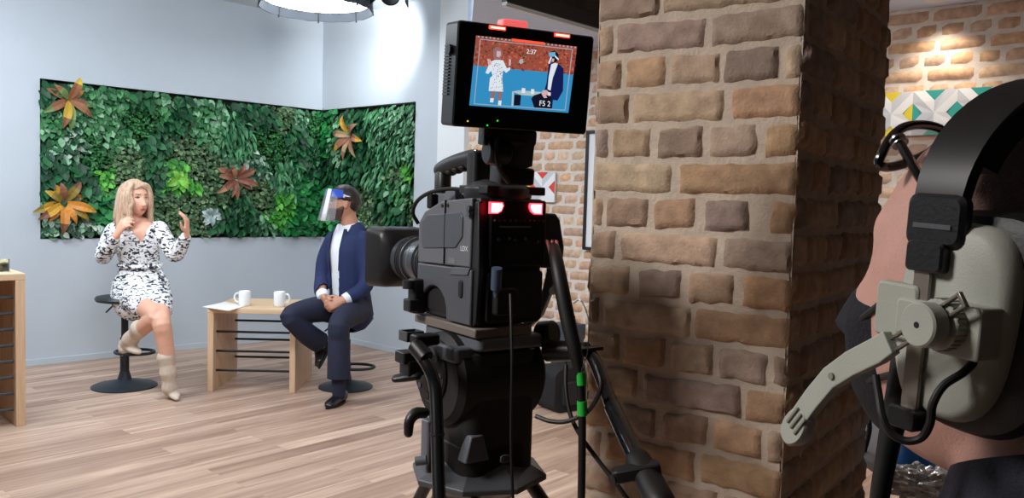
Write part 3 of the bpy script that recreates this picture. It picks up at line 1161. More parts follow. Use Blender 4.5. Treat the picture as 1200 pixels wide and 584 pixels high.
# framed white board beside the pillar
p0, p1 = onplane(688.5, 155, BW0 + BN * .04, BN), onplane(683.5, 291, BW0 + BN * .04, BN)
s0 = (FB.inverted() @ p0).x
br = thing('framed_board', 'white board in a thin black frame, mostly hidden behind the brick pillar', 'board', FB @ V((s0 + .3, -.016, p1.z)))
mb = MB(FB)
mb.box((s0 + .3, -.024, (p0.z + p1.z) / 2), (.58, .014, p0.z - p1.z - .02))
mb.build('panel', M_white, br, smooth=False)
mb = MB(FB)
for x in (s0, s0 + .6):
    mb.box((x, -.028, (p0.z + p1.z) / 2), (.022, .028, p0.z - p1.z))
for z in (p0.z, p1.z):
    mb.box((s0 + .3, -.028, z), (.622, .028, .022))
mb.build('frame', M_black, br, smooth=False)

# ------------------------------------------------------------------ overhead screen at the top edge
DO = 2.5
oa, ob = at(594, 2, DO), at(704, 34, DO + .12)
ox = (ob - oa).normalized()
oy = V((.0, 1, .1))
oy = (oy - ox * ox.dot(oy)).normalized()
oz = ox.cross(oy)
FO = frame(oa, ox, oy, oz)
ov = thing('overhead_screen', 'black overhead screen at the ceiling, its grey lower edge slanting down to the pillar', 'screen', FO)
mb = MB(FO)
mb.rbox((.3, .03, .2), (.6, .05, .4), .006, axis='y')
mb.build('casing', M_black, ov)
mb = MB(FO)
mb.rbox((.3, .03, .0), (.596, .044, .022), .006, axis='x')
mb.build('lower_edge', mat('grey_trim', (176, 188, 200), .25), ov)
mb = MB(FO)
mb.box((.3, .004, .21), (.57, .004, .33))
mb.build('glass', mat('dark_screen_glass', (8, 8, 14), .1), ov, smooth=False)
mb = MB()
q = FO @ V((.3, .06, .2))
mb.cyl(q, V((q.x, q.y, BTOP if q.x > 0 else CEIL)), .02)
mb.build('ceiling_bracket', M_black, ov)

# ------------------------------------------------------------------ kit standing behind the camera
kp = onfloor(662, 478)
kb = thing('kit_bag', 'black kit bag on the floor by the far brick wall', 'bag', yawframe(kp, .6))
mb = MB()
mb.rbox((0, 0, .15), (.36, .22, .30), .07, axis='y', n=6)
mb.build('bag_body', mat('black_nylon', (24, 25, 28), .8, bump=.5, bscale=60), kb, world=False)
mb = MB()
mb.tube([(-.1, -.1, .28), (-.08, -.12, .38), (.08, -.12, .38), (.1, -.1, .28)], .011, n=8)
mb.build('strap', M_black, kb, world=False)
mb = MB()
mb.rbox((0, -.118, .13), (.24, .03, .16), .03, axis='y')
mb.build('pocket', mat('dark_nylon', (34, 36, 40), .8), kb, world=False)
cp = onfloor(668, 468)
cs = thing('equipment_case', 'upright dark grey equipment case behind the black kit bag', 'case', yawframe(cp, .65))
mb = MB()
mb.rbox((0, .0, .28), (.26, .18, .56), .02)
mb.build('case_body', mat('grey_case', (66, 72, 82), .5), cs, world=False)
mb = MB()
mb.tube([(-.07, 0, .56), (-.07, 0, .60), (.07, 0, .60), (.07, 0, .56)], .009, n=8, smooth=1)
mb.build('handle', M_black, cs, world=False)
for x in (-.08, .08):
    mb = MB()
    mb.box((x, -.095, .42), (.03, .012, .05))
    mb.build('latch', M_metal, cs, world=False, bevel=.002)
# downlight over the far wall, at the right
dp = at(1098, 3, 4.25)
dq = V((dp.x, dp.y, BTOP))
d_ = thing('downlight', 'recessed downlight in the lowered ceiling over the brick wall', 'lamp', dq)
mb = MB()
mb.lathe([(.045, -.006), (.06, -.006), (.06, .0), (.045, .0)], n=24, c=dq)
mb.build('trim_ring', M_white, d_)
mb = MB()
mb.lathe([(.0, -.002), (.044, -.002), (.044, .0), (0, 0)], n=24, c=dq)
mb.build('lens', mat('downlight_lens', (255, 255, 255), .5, emit=(255, 236, 205), estr=12), d_)
spot('passage_downlight', dq + V((0, 0, -.02)), dq + BN * -.14 + V((0, 0, -1)), 18, WARM, 100, .8, .04)
# ------------------------------------------------------------------ people
def sgn_gauss(d, s):
    return math.exp(-(d / s) ** 2)


def head_surface(th, ph):
    """local head, face towards +Y, 0.23 m tall"""
    sx, sy, sz = math.sin(th) * math.cos(ph), math.sin(th) * math.sin(ph), math.cos(th)
    x, y, z = .077 * sx, .096 * sy, .115 * sz
    if z < 0:
        k = min(1, -z / .115)
        x *= 1 - .20 * k ** 1.3
        if y > 0:
            y = y * (1 + .20 * k) + .016 * k
            flat = max(0, 1 - (x / .06) ** 2)
            y += .012 * k * flat
        else:
            y *= 1 - .30 * k
    else:
        if y < 0:
            y *= 1.06
        x *= 1.0 + .03 * math.sin(PI * z / .115)
    if y > 0.02:
        ax = abs(x)
        f = min(1, (y - .02) / .03)
        y -= f * .010 * sgn_gauss(ax - .032, .017) * sgn_gauss(z - .012, .013)
        y += f * .005 * sgn_gauss(ax - .026, .024) * sgn_gauss(z - .034, .010)
        t = max(0, min(1, (.018 - z) / .058))
        if z < .02:
            nose = .005 + .023 * t
            y += f * nose * sgn_gauss(x, .010 + .006 * t) * (1 if z > -.040 else math.exp(-((z + .040) / .006) ** 2))
        y += f * .006 * sgn_gauss(ax - .045, .02) * sgn_gauss(z + .012, .02)
        y += f * .007 * sgn_gauss(x, .022) * (sgn_gauss(z + .060, .006) + sgn_gauss(z + .073, .006))
        y += f * .008 * sgn_gauss(x, .022) * sgn_gauss(z + .100, .014)
    return V((x, y, z))


def add_head(mb, M, scale=1.0, n=56, m=44, ears=True):
    rings = []
    for i in range(1, m):
        th = PI * (1 - i / m)
        rings.append([M @ (head_surface(th, 2 * PI * k / n) * scale) for k in range(n)])
    mb.loft(rings)
    if ears:
        for s in (-1, 1):
            T = M @ Matrix.Translation(V((s * .077, -.008, -.004)) * scale) @ Matrix.Rotation(s * .35, 4, 'Z')
            mb.ell((0, 0, 0), .010 * scale, .019 * scale, .032 * scale, M=T)


def head_shell(M, offset, mask, scale=1.0, n=64, m=52, lump=0.0, seed=0.0, edge=0.3, blend=False):
    """a cap that follows the head where mask(p) > 0, thickness offset*mask"""
    P, Q, K = [], [], []
    for i in range(1, m):
        th = PI * (1 - i / m)
        for k in range(n):
            p = head_surface(th, 2 * PI * k / n)
            w = max(-1.0 if blend else 0.0, min(1.0, mask(p)))
            nn = V((p.x / .077 ** 2, p.y / .096 ** 2, p.z / .115 ** 2)).normalized()
            o = (offset * w if blend else offset * (edge + (1 - edge) * w)) + lump * noise.noise(p * 60 + V((seed, 0, 0)))
            P.append(M @ (p * scale + nn * o))
            Q.append(M @ (p * scale - nn * (.006 + (offset if blend else 0))))
            K.append(w + 1 if blend else w)
    mb = MB()
    N = len(P)
    vs = P + Q
    fs = []
    used = {}
    for i in range(m - 2):
        for k in range(n):
            q = (i * n + k, i * n + (k + 1) % n, (i + 1) * n + (k + 1) % n, (i + 1) * n + k)
            if min(K[j] for j in q) > 0:
                fs.append(q)
                for a, b in zip(q, q[1:] + q[:1]):
                    used[(a, b)] = 1
    top = [(m - 2) * n + k for k in range(n)]
    if min(K[j] for j in top) > 0:
        fs.append(tuple(top))
        for a, b in zip(top, top[1:] + top[:1]):
            used[(a, b)] = 1
    out = list(fs) + [tuple(N + j for j in reversed(f)) for f in fs]
    for (a, b) in used:
        if (b, a) not in used:
            out.append((b, a, N + a, N + b))
    mb.add(vs, out)
    return mb


def headframe(P, psi, pitch=0.0, roll=0.0):
    return Matrix.Translation(V(P)) @ Matrix.Rotation(psi, 4, 'Z') @ Matrix.Rotation(pitch, 4, 'X') @ Matrix.Rotation(roll, 4, 'Y')


def hand(mb, W, f, n, s, size=1.0, curl=(.25, .3, .35, .4), thumb=.6, spread=.06, bend=(1, .9, .6), rf=1.0):
    """wrist W, f along the palm, n where the palm faces, s towards the thumb"""
    W, f, n = V(W), V(f).normalized(), V(n)
    n = (n - f * n.dot(f)).normalized()
    s = V(s)
    s = (s - f * s.dot(f) - n * s.dot(n)).normalized()
    k = size
    sweep(mb, [(W - f * .02 * k, .028 * k, .021 * k), (W + f * .02 * k, .034 * k, .018 * k), (W + f * .06 * k, .041 * k, .0155 * k), (W + f * .092 * k, .040 * k, .0125 * k)], s, 3, 14)
    L = (.072, .080, .074, .058)
    for i in range(4):
        o = (1.5 - i) * .0205 * k
        B = W + f * (.088 - .004 * abs(i - 1)) * k + s * o
        d = (f + s * spread * (1.5 - i)).normalized()
        pts = [(B - d * .02 * k, .0095 * k * rf)]
        p = B
        ang = 0
        for j, seg in enumerate((.44, .31, .25)):
            ang += curl[i] * bend[j]
            dd = d * math.cos(ang) + n * math.sin(ang)
            pts.append((p, (.0092 - .0008 * j) * k * rf))
            p = p + dd * L[i] * seg * k
        pts.append((p, .0068 * k * rf))
        sweep(mb, pts, s, 3, 10)
    B = W + f * .025 * k + s * .026 * k + n * .004 * k
    d = (s * math.cos(thumb) + f * math.sin(thumb) + n * .35).normalized()
    d2 = (d * .6 + f * .7).normalized()
    sweep(mb, [(B - d * .012 * k, .0135 * k), (B + d * .03 * k, .0125 * k), (B + d * .03 * k + d2 * .028 * k, .0100 * k), (B + d * .03 * k + d2 * .052 * k, .0078 * k)], n, 3, 10)


def paint(mb, spots):
    """give small face regions (frame, centre, radii) their own material slot"""
    for i, f in enumerate(mb.f):
        c = sum((mb.v[j] for j in f), V()) / len(f)
        for (I, ctr, rad, mi) in spots:
            q = I @ c
            if sum(((q[a] - ctr[a]) / rad[a]) ** 2 for a in range(3)) < 1:
                mb.m[i] = mi
    return mb


def cut(mb, test):
    keep = [i for i, f in enumerate(mb.f) if not test(sum((mb.v[j] for j in f), V()) / len(f))]
    out = MB()
    out.v = mb.v
    out.f = [mb.f[i] for i in keep]
    out.m = [mb.m[i] for i in keep]
    return out


def face_spots(HM, sc, brow=3, lip=1, eye=2):
    I = HM.inverted()
    S = []
    for s in (-1, 1):
        S.append((I, (s * .031 * sc, .085 * sc, .013 * sc), (.014 * sc, .03, .0055 * sc), eye))
        S.append((I, (s * .031 * sc, .09 * sc, .034 * sc), (.019 * sc, .03, .0045 * sc), brow))
    S.append((I, (0, .1 * sc, -.066 * sc), (.022 * sc, .03, .009 * sc), lip))
    return S


def solidify(o, t, off=-1):
    m = o.modifiers.new('thickness', 'SOLIDIFY')
    m.thickness = t
    m.offset = off
    return o


M_skinw = mat('skin_fair', (226, 172, 146), .5, sss=.15, var=.04, vscale=30)
M_skinleg = M_skinw
M_lip = mat('lips', (186, 92, 92), .4)
M_eye = mat('eye_makeup', (62, 48, 46), .4)
M_brow = mat('brows', (120, 86, 62), .7)
M_skinm = mat('skin_tan', (196, 142, 116), .5, sss=.15, var=.05, vscale=30)


def hair_mat(name, c1, c2, scale=(40, 40, 5)):
    m = wood_mat(name, c1, c2, scale, 2.2, .42)
    return m


def dress_mat():
    m = bpy.data.materials.new('patterned_dress')
    m.use_nodes = True
    nt = m.node_tree
    L = nt.links
    b = nt.nodes['Principled BSDF']
    b.inputs['Roughness'].default_value = .75
    tc = nt.nodes.new('ShaderNodeTexCoord')
    mp = nt.nodes.new('ShaderNodeMapping')
    mp.inputs['Scale'].default_value = (1.0, 1.0, 1.9)
    mp.inputs['Rotation'].default_value = (0, .6, .4)
    L.new(tc.outputs['Object'], mp.inputs[0])
    n = nt.nodes.new('ShaderNodeTexNoise')
    n.inputs['Scale'].default_value = 24
    n.inputs['Detail'].default_value = 2.5
    n.inputs['Distortion'].default_value = 1.3
    L.new(mp.outputs[0], n.inputs['Vector'])
    r = nt.nodes.new('ShaderNodeValToRGB')
    e = r.color_ramp.elements
    e[0].position = .425
    e[0].color = (*lin((40, 42, 56)), 1)
    e[1].position = .49
    e[1].color = (*lin((238, 238, 240)), 1)
    L.new(n.outputs['Fac'], r.inputs[0])
    L.new(r.outputs[0], b.inputs['Base Color'])
    return m


# ---- woman
wy = WS.y


def wp(x, y, d=0.0):
    return at(x, y, wy + d)


XW = V((1, 0, 0))
HW = headframe(wp(157.5, 233, -.02), math.radians(-122), -.04, .0)
torso = [(wp(165, 343, .0), .165, .125), (wp(165, 326, -.01), .165, .12), (wp(164, 309, -.02), .125, .092), (wp(161, 290, -.03), .138, .105), (wp(160, 275, -.02), .150, .092), (wp(159, 265, .0), .12, .06)]
armL = [(wp(134, 271, .0), .050), (wp(125, 288, -.01), .044), (wp(121, 301, -.06), .042), (wp(128, 291, -.14), .036), (wp(136, 277, -.20), .028)]
armR = [(wp(186, 269, .0), .050), (wp(197, 287, -.03), .044), (wp(205, 299, -.08), .041), (wp(212, 289, -.12), .035), (wp(218.5, 276, -.16), .027)]
legL = [(wp(150, 343, -.02), .095), (wp(168, 357, -.18), .082), (wp(183, 370, -.34), .062), (wp(176, 377, -.31), .060), (wp(163, 388, -.22), .054), (wp(149, 402, -.13), .037)]
legR = [(wp(178, 343, -.02), .095), (wp(184, 359, -.20), .080), (wp(189, 378, -.36), .062), (wp(192, 394, -.36), .058), (wp(196, 420, -.35), .050), (wp(198, 452, -.34), .036)]
mb = MB()
for ch in (torso, ):
    sweep(mb, ch, XW)
for ch in (armL, armR, legL, legR):
    sweep(mb, ch, XW)
sweep(mb, [(wp(160, 270, .0), .11, .06), (wp(158.5, 262, .0), .062, .055), (wp(157.5, 250, -.005), .050, .052), (wp(157, 240, -.01), .05, .05)], XW)
add_head(mb, HW, 1.06)
hand(mb, wp(137, 275, -.205), V((.55, -.15, .8)), V((.5, .8, -.2)), V((-.6, .2, .6)), 1.02, (.45, .55, .6, .7), .5, rf=1.1)
hand(mb, wp(218.8, 274, -.165), V((.05, -.1, 1)), V((-1, -.15, .1)), V((-.2, -.9, 0)), 1.02, (.38, .40, .42, .46), .5, rf=1.1)
body = fuse(mb, .0055, 3)
body = paint(body, face_spots(HW, 1.06))
woman = thing('person', 'blonde woman in a white and black patterned dress seated on a bar stool, hands raised', 'person', V((WS.x, WS.y, 0)))
body.build('body', [M_skinw, M_lip, M_eye, M_brow], woman, angle=180)

mb = MB()
g = .011
sweep(mb, [(p[0], p[1] + g, p[2] + g) for p in torso], XW)
sweep(mb, [(wp(165, 318, -.01), .142, .108), (wp(165, 330, -.02), .196, .15), (wp(165, 344, -.03), .208, .155), (wp(166, 352, -.05), .2, .15)], XW)
for ch in (armL, armR):
    q = [(p[0], p[1] + .015) for p in ch]
    q[-2] = (q[-2][0], .050)
    q[-1] = (ch[-1][0] * .8 + ch[-2][0] * .2, .040)
    sweep(mb, q, XW)
sweep(mb, [(wp(151, 341, -.02), .112), (wp(162, 351, -.12), .108), (wp(169, 357, -.19), .100)], XW)
sweep(mb, [(wp(180, 341, -.02), .110), (wp(184, 352, -.13), .104), (wp(187, 361, -.22), .092)], XW)
sweep(mb, [(wp(165, 345, -.1), .15, .1), (wp(174, 356, -.19), .13, .09)], XW)
dr = fuse(mb, .007, 3)
VN0, VN1 = wp(159, 258, -.1), wp(168, 284, -.1)


def vneck(c):
    p = c
    if p.y > wy + .0:
        return p.z > wp(159, 262.5).z and abs(p.x - wp(159, 262).x) < .085
    tz = (p.z - VN1.z) / (VN0.z - VN1.z)
    if tz < 0:
        return False
    cx = VN1.x + (VN0.x - VN1.x) * tz
    return abs(p.x - cx) < .088 * tz + .004


dr = cut(dr, vneck)
o = dr.build('dress', dress_mat(), woman, angle=180)
solidify(o, .004)
o['label'] = 'white wrap dress with black animal print'
mb = MB()
bp = [wp(164, 311, -.02) + V((.148 * math.cos(2 * PI * k / 28), .116 * math.sin(2 * PI * k / 28), .006 * math.sin(2 * PI * k / 28))) for k in range(28)]
mb.tube(bp, .013, n=8, smooth=1, closed=True, flat=1.0)
mb.tube([wp(183, 312, -.1), wp(189, 318, -.12), wp(191, 330, -.13)], .011, n=8)
mb.build('waist_tie', dr_m if False else bpy.data.materials['patterned_dress'], woman)

# boots
M_boot = mat('beige_suede', (206, 190, 172), .8, var=.08, vscale=40, bump=.4, bscale=40)


def boot(shaft, heelp, toe, hl, label):
    mb = MB()
    pts = [(p, r * (1.10 if i % 2 == 0 else .93)) for i, (p, r) in enumerate(shaft)]
    sweep(mb, pts, XW, 4)
    a = shaft[-1][0]
    f = (toe - heelp)
    f2 = V((f.x, f.y, f.z))
    upv = V((0, 0, 1))
    side = f2.cross(upv).normalized()
    sweep(mb, [(heelp + upv * .045, .034, .040), (heelp + f2 * .3 + upv * .045, .038, .042), (heelp + f2 * .62 + upv * .026, .042, .026), (heelp + f2 * .86 + upv * .018, .034, .019), (toe + upv * .015, .016, .013)], side, 4)
    m2 = fuse(mb, .006, 3)
    o = m2.build('boot', M_boot, woman, angle=180)
    o['label'] = label
    h = MB()
    hb = heelp + upv * .02
    h.loft([[hb + side * (s * r) + f2.normalized() * (t * r) + upv * z for s, t in ((-1, -1), (1, -1), (1, 1), (-1, 1))] for r, z in ((.022, -.02 - hl), (.027, .015))])
    ho = h.build('heel', M_boot, o, bevel=.004)
    return o


t2 = onfloor(207, 471)
boot([(wp(194.5, 419, -.35), .056), (wp(196, 428, -.35), .051), (wp(197, 437, -.345), .053), (wp(198, 446, -.34), .047), (wp(198.3, 455, -.335), .046)],
     onfloor(197, 463) + V((0, .0, .045)), onfloor(207, 471) + V((0, 0, .004)), .045, 'beige slouch boot standing on the floor')
boot([(wp(164, 385, -.24), .060), (wp(159, 391, -.21), .054), (wp(153, 398, -.17), .053), (wp(148, 404, -.13), .047), (wp(147, 408, -.12), .045)],
     wp(144.5, 411, -.12), wp(164, 416, -.22), .035, 'beige slouch boot hooked on the stool ring')

# hair
hm = lambda p: min(1, (p.z - (.060 - 1.25 * max(0, -(p.y - .055)))) * 40) if p.y < .075 else (p.z - .072) * 40
mb = MB()
sh = head_shell(HW, .020, hm, 1.06)
mb.v, mb.f, mb.m = sh.v, sh.f, sh.m


def hp(x, y, z):
    return HW @ V((x, y, z))


hr = random.Random(8)
for k in range(34):
    th = math.radians(46 + (268 / 33) * k)                  # from one temple round the back to the other
    sx_, cy_ = math.sin(th), math.cos(th)
    zend = -.158 - hr.uniform(0, .05)
    wv = hr.uniform(-.010, .010)
    tx_, ty_ = cy_, -sx_
    r = hr.uniform(.013, .019)

    def q_(k1, z, wob=0.0):
        return hp(.088 * k1 * sx_ + tx_ * wob, .100 * k1 * cy_ - .004 + ty_ * wob, z)
    sweep(mb, [(hp(.02 + .045 * sx_, .035 + .045 * cy_ - .02, .112), .012), (q_(.88, .082), .014), (q_(1.08, .035, wv), r), (q_(1.16, -.03, -wv), r * 1.1), (q_(1.14 + hr.uniform(-.03, .1), -.09, wv * 1.5), r * 1.15),
               (q_(1.20 + hr.uniform(-.06, .16), zend + .02, -wv), r * .95), (q_(1.16 + hr.uniform(-.1, .3), zend - .01, wv), .006)], HW.to_3x3() @ V((tx_, ty_, 0)), 4, 10)
sweep(mb, [(hp(.015, .045, .115), .013), (hp(-.056, .062, .100), .015), (hp(-.086, .062, .035), .017), (hp(-.092, .060, -.03), .018), (hp(-.096, .052, -.09), .014)], UP, 4, 12)
sweep(mb, [(hp(.015, .045, .115), .013), (hp(.062, .060, .096), .015), (hp(.090, .058, .025), .017), (hp(.094, .056, -.04), .018), (hp(.10, .05, -.10), .014)], UP, 4, 12)
hair = fuse(mb, .0045, 1)
hair.build('hair', hair_mat('blonde_hair', (216, 184, 156), (150, 114, 90)), woman, angle=180)['label'] = 'shoulder-length wavy blonde hair'

mic = wp(179, 271, -.145)
lm = thing('lavalier_microphone', 'small black clip microphone on the neckline of the patterned dress', 'microphone', mic)
mb = MB()
mb.cyl(mic + V((-.018, 0, .008)), mic + V((.02, -.004, -.004)), .008, n=12, ch=.003)
mb.build('capsule', M_blackmatte, lm)
mb = MB()
mb.box(mic + V((.005, .006, -.002)), (.022, .012, .012))
mb.build('clip', M_black, lm, bevel=.002)

# ---- man
my = MS.y


def mp_(x, y, d=0.0):
    return at(x, y, my + d)


XM = V((.83, -.55, 0))
HMn = headframe(mp_(403.5, 238.5, -.02), math.radians(104), .03, .0)
torso = [(mp_(411, 360, .0), .155, .12), (mp_(410, 340, -.01), .140, .108), (mp_(409, 318, -.02), .138, .106), (mp_(408, 295, -.02), .152, .110), (mp_(409, 280, .0), .158, .095), (mp_(410, 270, .01), .13, .07)]
armL = [(mp_(391, 281, .09), .052), (mp_(381, 304, .08), .049), (mp_(378, 327, .02), .045), (mp_(376, 339, -.10), .038), (mp_(379, 349, -.21), .029)]
armR = [(mp_(427, 281, -.10), .052), (mp_(430, 306, -.13), .046), (mp_(430, 331, -.17), .043), (mp_(421, 342, -.24), .039), (mp_(405, 351, -.29), .029)]
legL = [(mp_(402, 361, -.02), .092), (mp_(370, 363, -.20), .080), (mp_(341, 370, -.37), .058), (mp_(346, 379, -.36), .054), (mp_(362, 393, -.27), .050), (mp_(379, 405, -.15), .04)]
legR = [(mp_(420, 363, -.05), .092), (mp_(410, 368, -.26), .082), (mp_(398, 380, -.50), .062), (mp_(397, 398, -.51), .058), (mp_(397, 425, -.52), .052), (mp_(397, 456, -.52), .04)]
mb = MB()
for ch in (torso, armL, armR, legL, legR):
    sweep(mb, ch, XM)
sweep(mb, [(mp_(410, 272, .01), .12, .07), (mp_(409.5, 264, .0), .066, .060), (mp_(408, 252, -.005), .058, .058), (mp_(407, 242, -.01), .055, .055)], XM)
add_head(mb, HMn, 1.08)
hand(mb, mp_(380.5, 350.5, -.24), V((.45, -.6, -.62)), V((.8, .3, .2)), V((.2, -.2, 1)), 1.05, (.75, .8, .85, .9), .5, rf=1.12)
hand(mb, mp_(402, 352, -.31), V((-.9, -.2, -.35)), V((-.2, .75, -.4)), V((-.3, -.1, 1)), 1.05, (.55, .6, .65, .7), .6, rf=1.12)
body = fuse(mb, .0055, 3)
body = paint(body, face_spots(HMn, 1.08))
man = thing('person', 'bearded man in a navy suit and clear face shield, seated with hands clasped', 'person', V((MS.x, MS.y, 0)))
body.build('body', [M_skinm, mat('man_lips', (160, 104, 92), .5), mat('man_eyes', (50, 40, 36), .4), mat('man_brows', (48, 36, 30), .7)], man, angle=180)

M_suit = mat('navy_wool', (27, 41, 84), .8, var=.08, vscale=40, bump=.25, bscale=300)
M_trouser = mat('dark_navy_wool', (26, 32, 56), .8, var=.08, vscale=40, bump=.25, bscale=300)
M_shirt = mat('white_shirt', (236, 238, 242), .75, bump=.2, bscale=40)
FW = V((-.55, -.83, 0))        # where his chest points
# shirt
mb = MB()
sweep(mb, [(p[0], p[1] + .008, p[2] + .010) for p in torso], XM)
sh = fuse(mb, .008, 2)
nz = mp_(409, 265).z
sh = cut(sh, lambda c: c.z > nz + .012 or c.z < mp_(410, 348).z)
so = sh.build('shirt', M_shirt, man, angle=180)
solidify(so, .004)
mb = MB()
nb = mp_(409.5, 266, 0)
for s in (-1, 1):
    rings = []
    for k in range(9):
        a = k / 8 * PI * .86
        d = (-FW * math.cos(a) + XM * (s * math.sin(a)))
        base = nb + d * .074 + UP * (-.005 - .028 * (k / 8) ** 2)
        topp = nb + d * .066 + UP * (.052 - .038 * (k / 8))
        fold = nb + d * .088 + UP * (-.012 - (.055 if k > 6 else .03) * (k / 8) ** 2)
        rings.append([base, topp, topp + d * .008, fold, fold - d * .006])
    mb.loft(rings)
mb.build('shirt_collar', M_shirt, man, angle=60)
for ch, w in ((armL, 0), (armR, 1)):
    a, b = ch[-1][0], ch[-2][0]
    d = (b - a).normalized()
    mb = MB()
    mb.cyl(a - d * .012, a + d * .055, .041, .047, n=20)
    mb.build('shirt_cuff', M_shirt, man)
for k, (x, y) in enumerate(((400, 297), (399.5, 308), (399.5, 319), (400, 330))):
    pass
# jacket
mb = MB()
sweep(mb, [(torso[0][0] + UP * -.045, .190, .150)] + [(p[0], p[1] + .022, p[2] + .024) for p in torso[:-1]] + [(torso[-1][0], .145, .082)], XM)
for ch in (armL, armR):
    q = [(p[0], p[1] + .014) for p in ch]
    a, b = ch[-1][0], ch[-2][0]
    q[-1] = (a + (b - a).normalized() * .045, .050)
    sweep(mb, q, XM)
jk = fuse(mb, .007, 3)
CT = mp_(409, 300, 0)


def jopen(c):
    d = c - CT
    f, s = d.dot(FW), d.dot(XM)
    ztop, zbot = mp_(409, 268).z, mp_(409, 352).z
    if c.z > nz + .01 and (d - UP * d.z).length < .085:
        return True
    if f < .03:
        return False
    t = (c.z - zbot) / (ztop - zbot)
    if t < 0:
        return abs(s) < .05 + .06 * min(1, -t * 3)
    return abs(s + .016) < .048 + .034 * max(0, t - .1)


jk = cut(jk, jopen)
jo = jk.build('jacket', M_suit, man, angle=180)
solidify(jo, .006)
for s in (-1, 1):
    mb = MB()
    rows_ = []
    for k in range(7):
        t = k / 6
        z = mp_(409, 268 + 48 * t).z
        i0 = .058 - .012 * t
        wd = .052 * math.sin(PI * (.12 + .88 * (1 - t))) + .012 * (1 - t)
        for off in (0,):
            dep = .098 + .040 * min(1, t * 2.2)
            pin = V((CT.x, CT.y, z)) + XM * (s * i0 - .012) + FW * dep
            pout = V((CT.x, CT.y, z)) + XM * (s * (i0 + wd) - .012) + FW * (dep - .012 - wd * .25)
            rows_.append([pin, pin + FW * .006, pout + FW * .006, pout])
    mb.loft(rows_)
    mb.build('lapel', M_suit, man, angle=50)
# trousers
mb = MB()
sweep(mb, [(mp_(411, 352, .0), .165, .125), (mp_(411, 363, .0), .175, .135)], XM)
for ch, hem in ((legL, mp_(374, 401, -.185)), (legR, mp_(397, 441, -.52))):
    q = [(p[0], p[1] + .014) for p in ch[:-1]]
    q[-1] = (q[-1][0], .078)
    q.append((hem + (hem - ch[-2][0]).normalized() * .03, .080))
    sweep(mb, q, XM)
tr = fuse(mb, .007, 3)
dl = (mp_(374, 401, -.185) - legL[-2][0]).normalized()
hz = mp_(397, 443, -.52)
tr = cut(tr, lambda c: (c.z < hz.z) or ((c - mp_(374, 401, -.185)).dot(dl) > 0 and c.z > hz.z + .1 and (c - mp_(374, 401, -.185)).length < .16))
solidify(tr.build('trousers', M_trouser, man, angle=180), .005)
mb = MB()
sweep(mb, [(legL[-2][0], .03), (legL[-1][0], .042), (mp_(380, 411, -.13), .04)], XM)
mb.build('sock', M_trouser, man)
mb = MB()
sweep(mb, [(mp_(397, 440, -.52), .05), (mp_(397, 456, -.52), .046), (mp_(397, 463, -.52), .044)], XM)
mb.build('sock', M_trouser, man)
M_shoe = mat('black_leather', (20, 21, 26), .3, coat=.3)


def shoe(heel, toe, up, label):
    f = toe - heel
    L = f.length
    f = f.normalized()
    up = (up - f * up.dot(f)).normalized()
    side = f.cross(up)
    mb = MB()
    sweep(mb, [(heel + f * .02 + up * .045, .034, .040), (heel + f * .28 * L + up * .048, .037, .046), (heel + f * .5 * L + up * .036, .042, .034), (heel + f * .78 * L + up * .026, .044, .024), (toe - f * .03 + up * .020, .030, .016)], side, 4)
    m2 = fuse(mb, .006, 3)
    o = m2.build('shoe', M_shoe, man, angle=180)
    o['label'] = label
    s = MB()
    poly = []
    for k in range(20):
        a = 2 * PI * k / 20
        u = .5 - .5 * math.cos(a)
        wdt = (.036 + .010 * math.sin(u * PI * .9)) * (1 if .1 < u < .9 else .8)
        poly.append(heel + f * (L * (-.01 + 1.0 * u)) + side * (wdt * math.sin(a)))
    s.loft([[p for p in poly], [p + up * .014 for p in poly]])
    s.box((heel + f * .035 + up * -.006), (.001, .001, .001))
    s2 = MB()
    s2.loft([[p for p in poly], [p + up * .014 for p in poly]])
    s2.build('sole', M_blackmatte, o)
    return o


shoe(onfloor(404, 470), onfloor(382, 480.5), UP, 'black shoe standing on the floor')
shoe(mp_(385, 411, -.10), mp_(374.5, 433, -.24), V((-.7, -.35, .3)), 'black shoe hooked on the stool ring')
# hair and beard
hairm = lambda p: min(1, (p.z - (.066 - .95 * max(0, -(p.y - .060)))) * 40) if p.y < .08 else (p.z - .07) * 40
hm2 = lambda p: -1 if (p.z < -.055 and p.y < 0) else (hairm(p) if not (abs(p.x) > .06 and -.03 < p.y < .02 and p.z < .02) else -1)
head_shell(HMn, .016, hm2, 1.08, lump=.003, blend=True).build('hair', hair_mat('dark_brown_hair', (46, 35, 30), (18, 14, 12), (60, 60, 60)), man, angle=180)['label'] = 'short dark hair'
bm_ = lambda p: min(1, (-.040 - p.z + .5 * max(0, p.y * -1 + .055) - (.02 if abs(p.x) < .02 and p.z > -.055 else 0)) * 60) if (p.y > -.002) and not (abs(p.x) < .018 and -.077 < p.z < -.060) else -1
head_shell(HMn, .008, bm_, 1.08, lump=.002, seed=5, blend=True).build('beard', hair_mat('brown_beard', (92, 66, 52), (44, 32, 26), (60, 60, 60)), man, angle=180)['label'] = 'short brown beard'

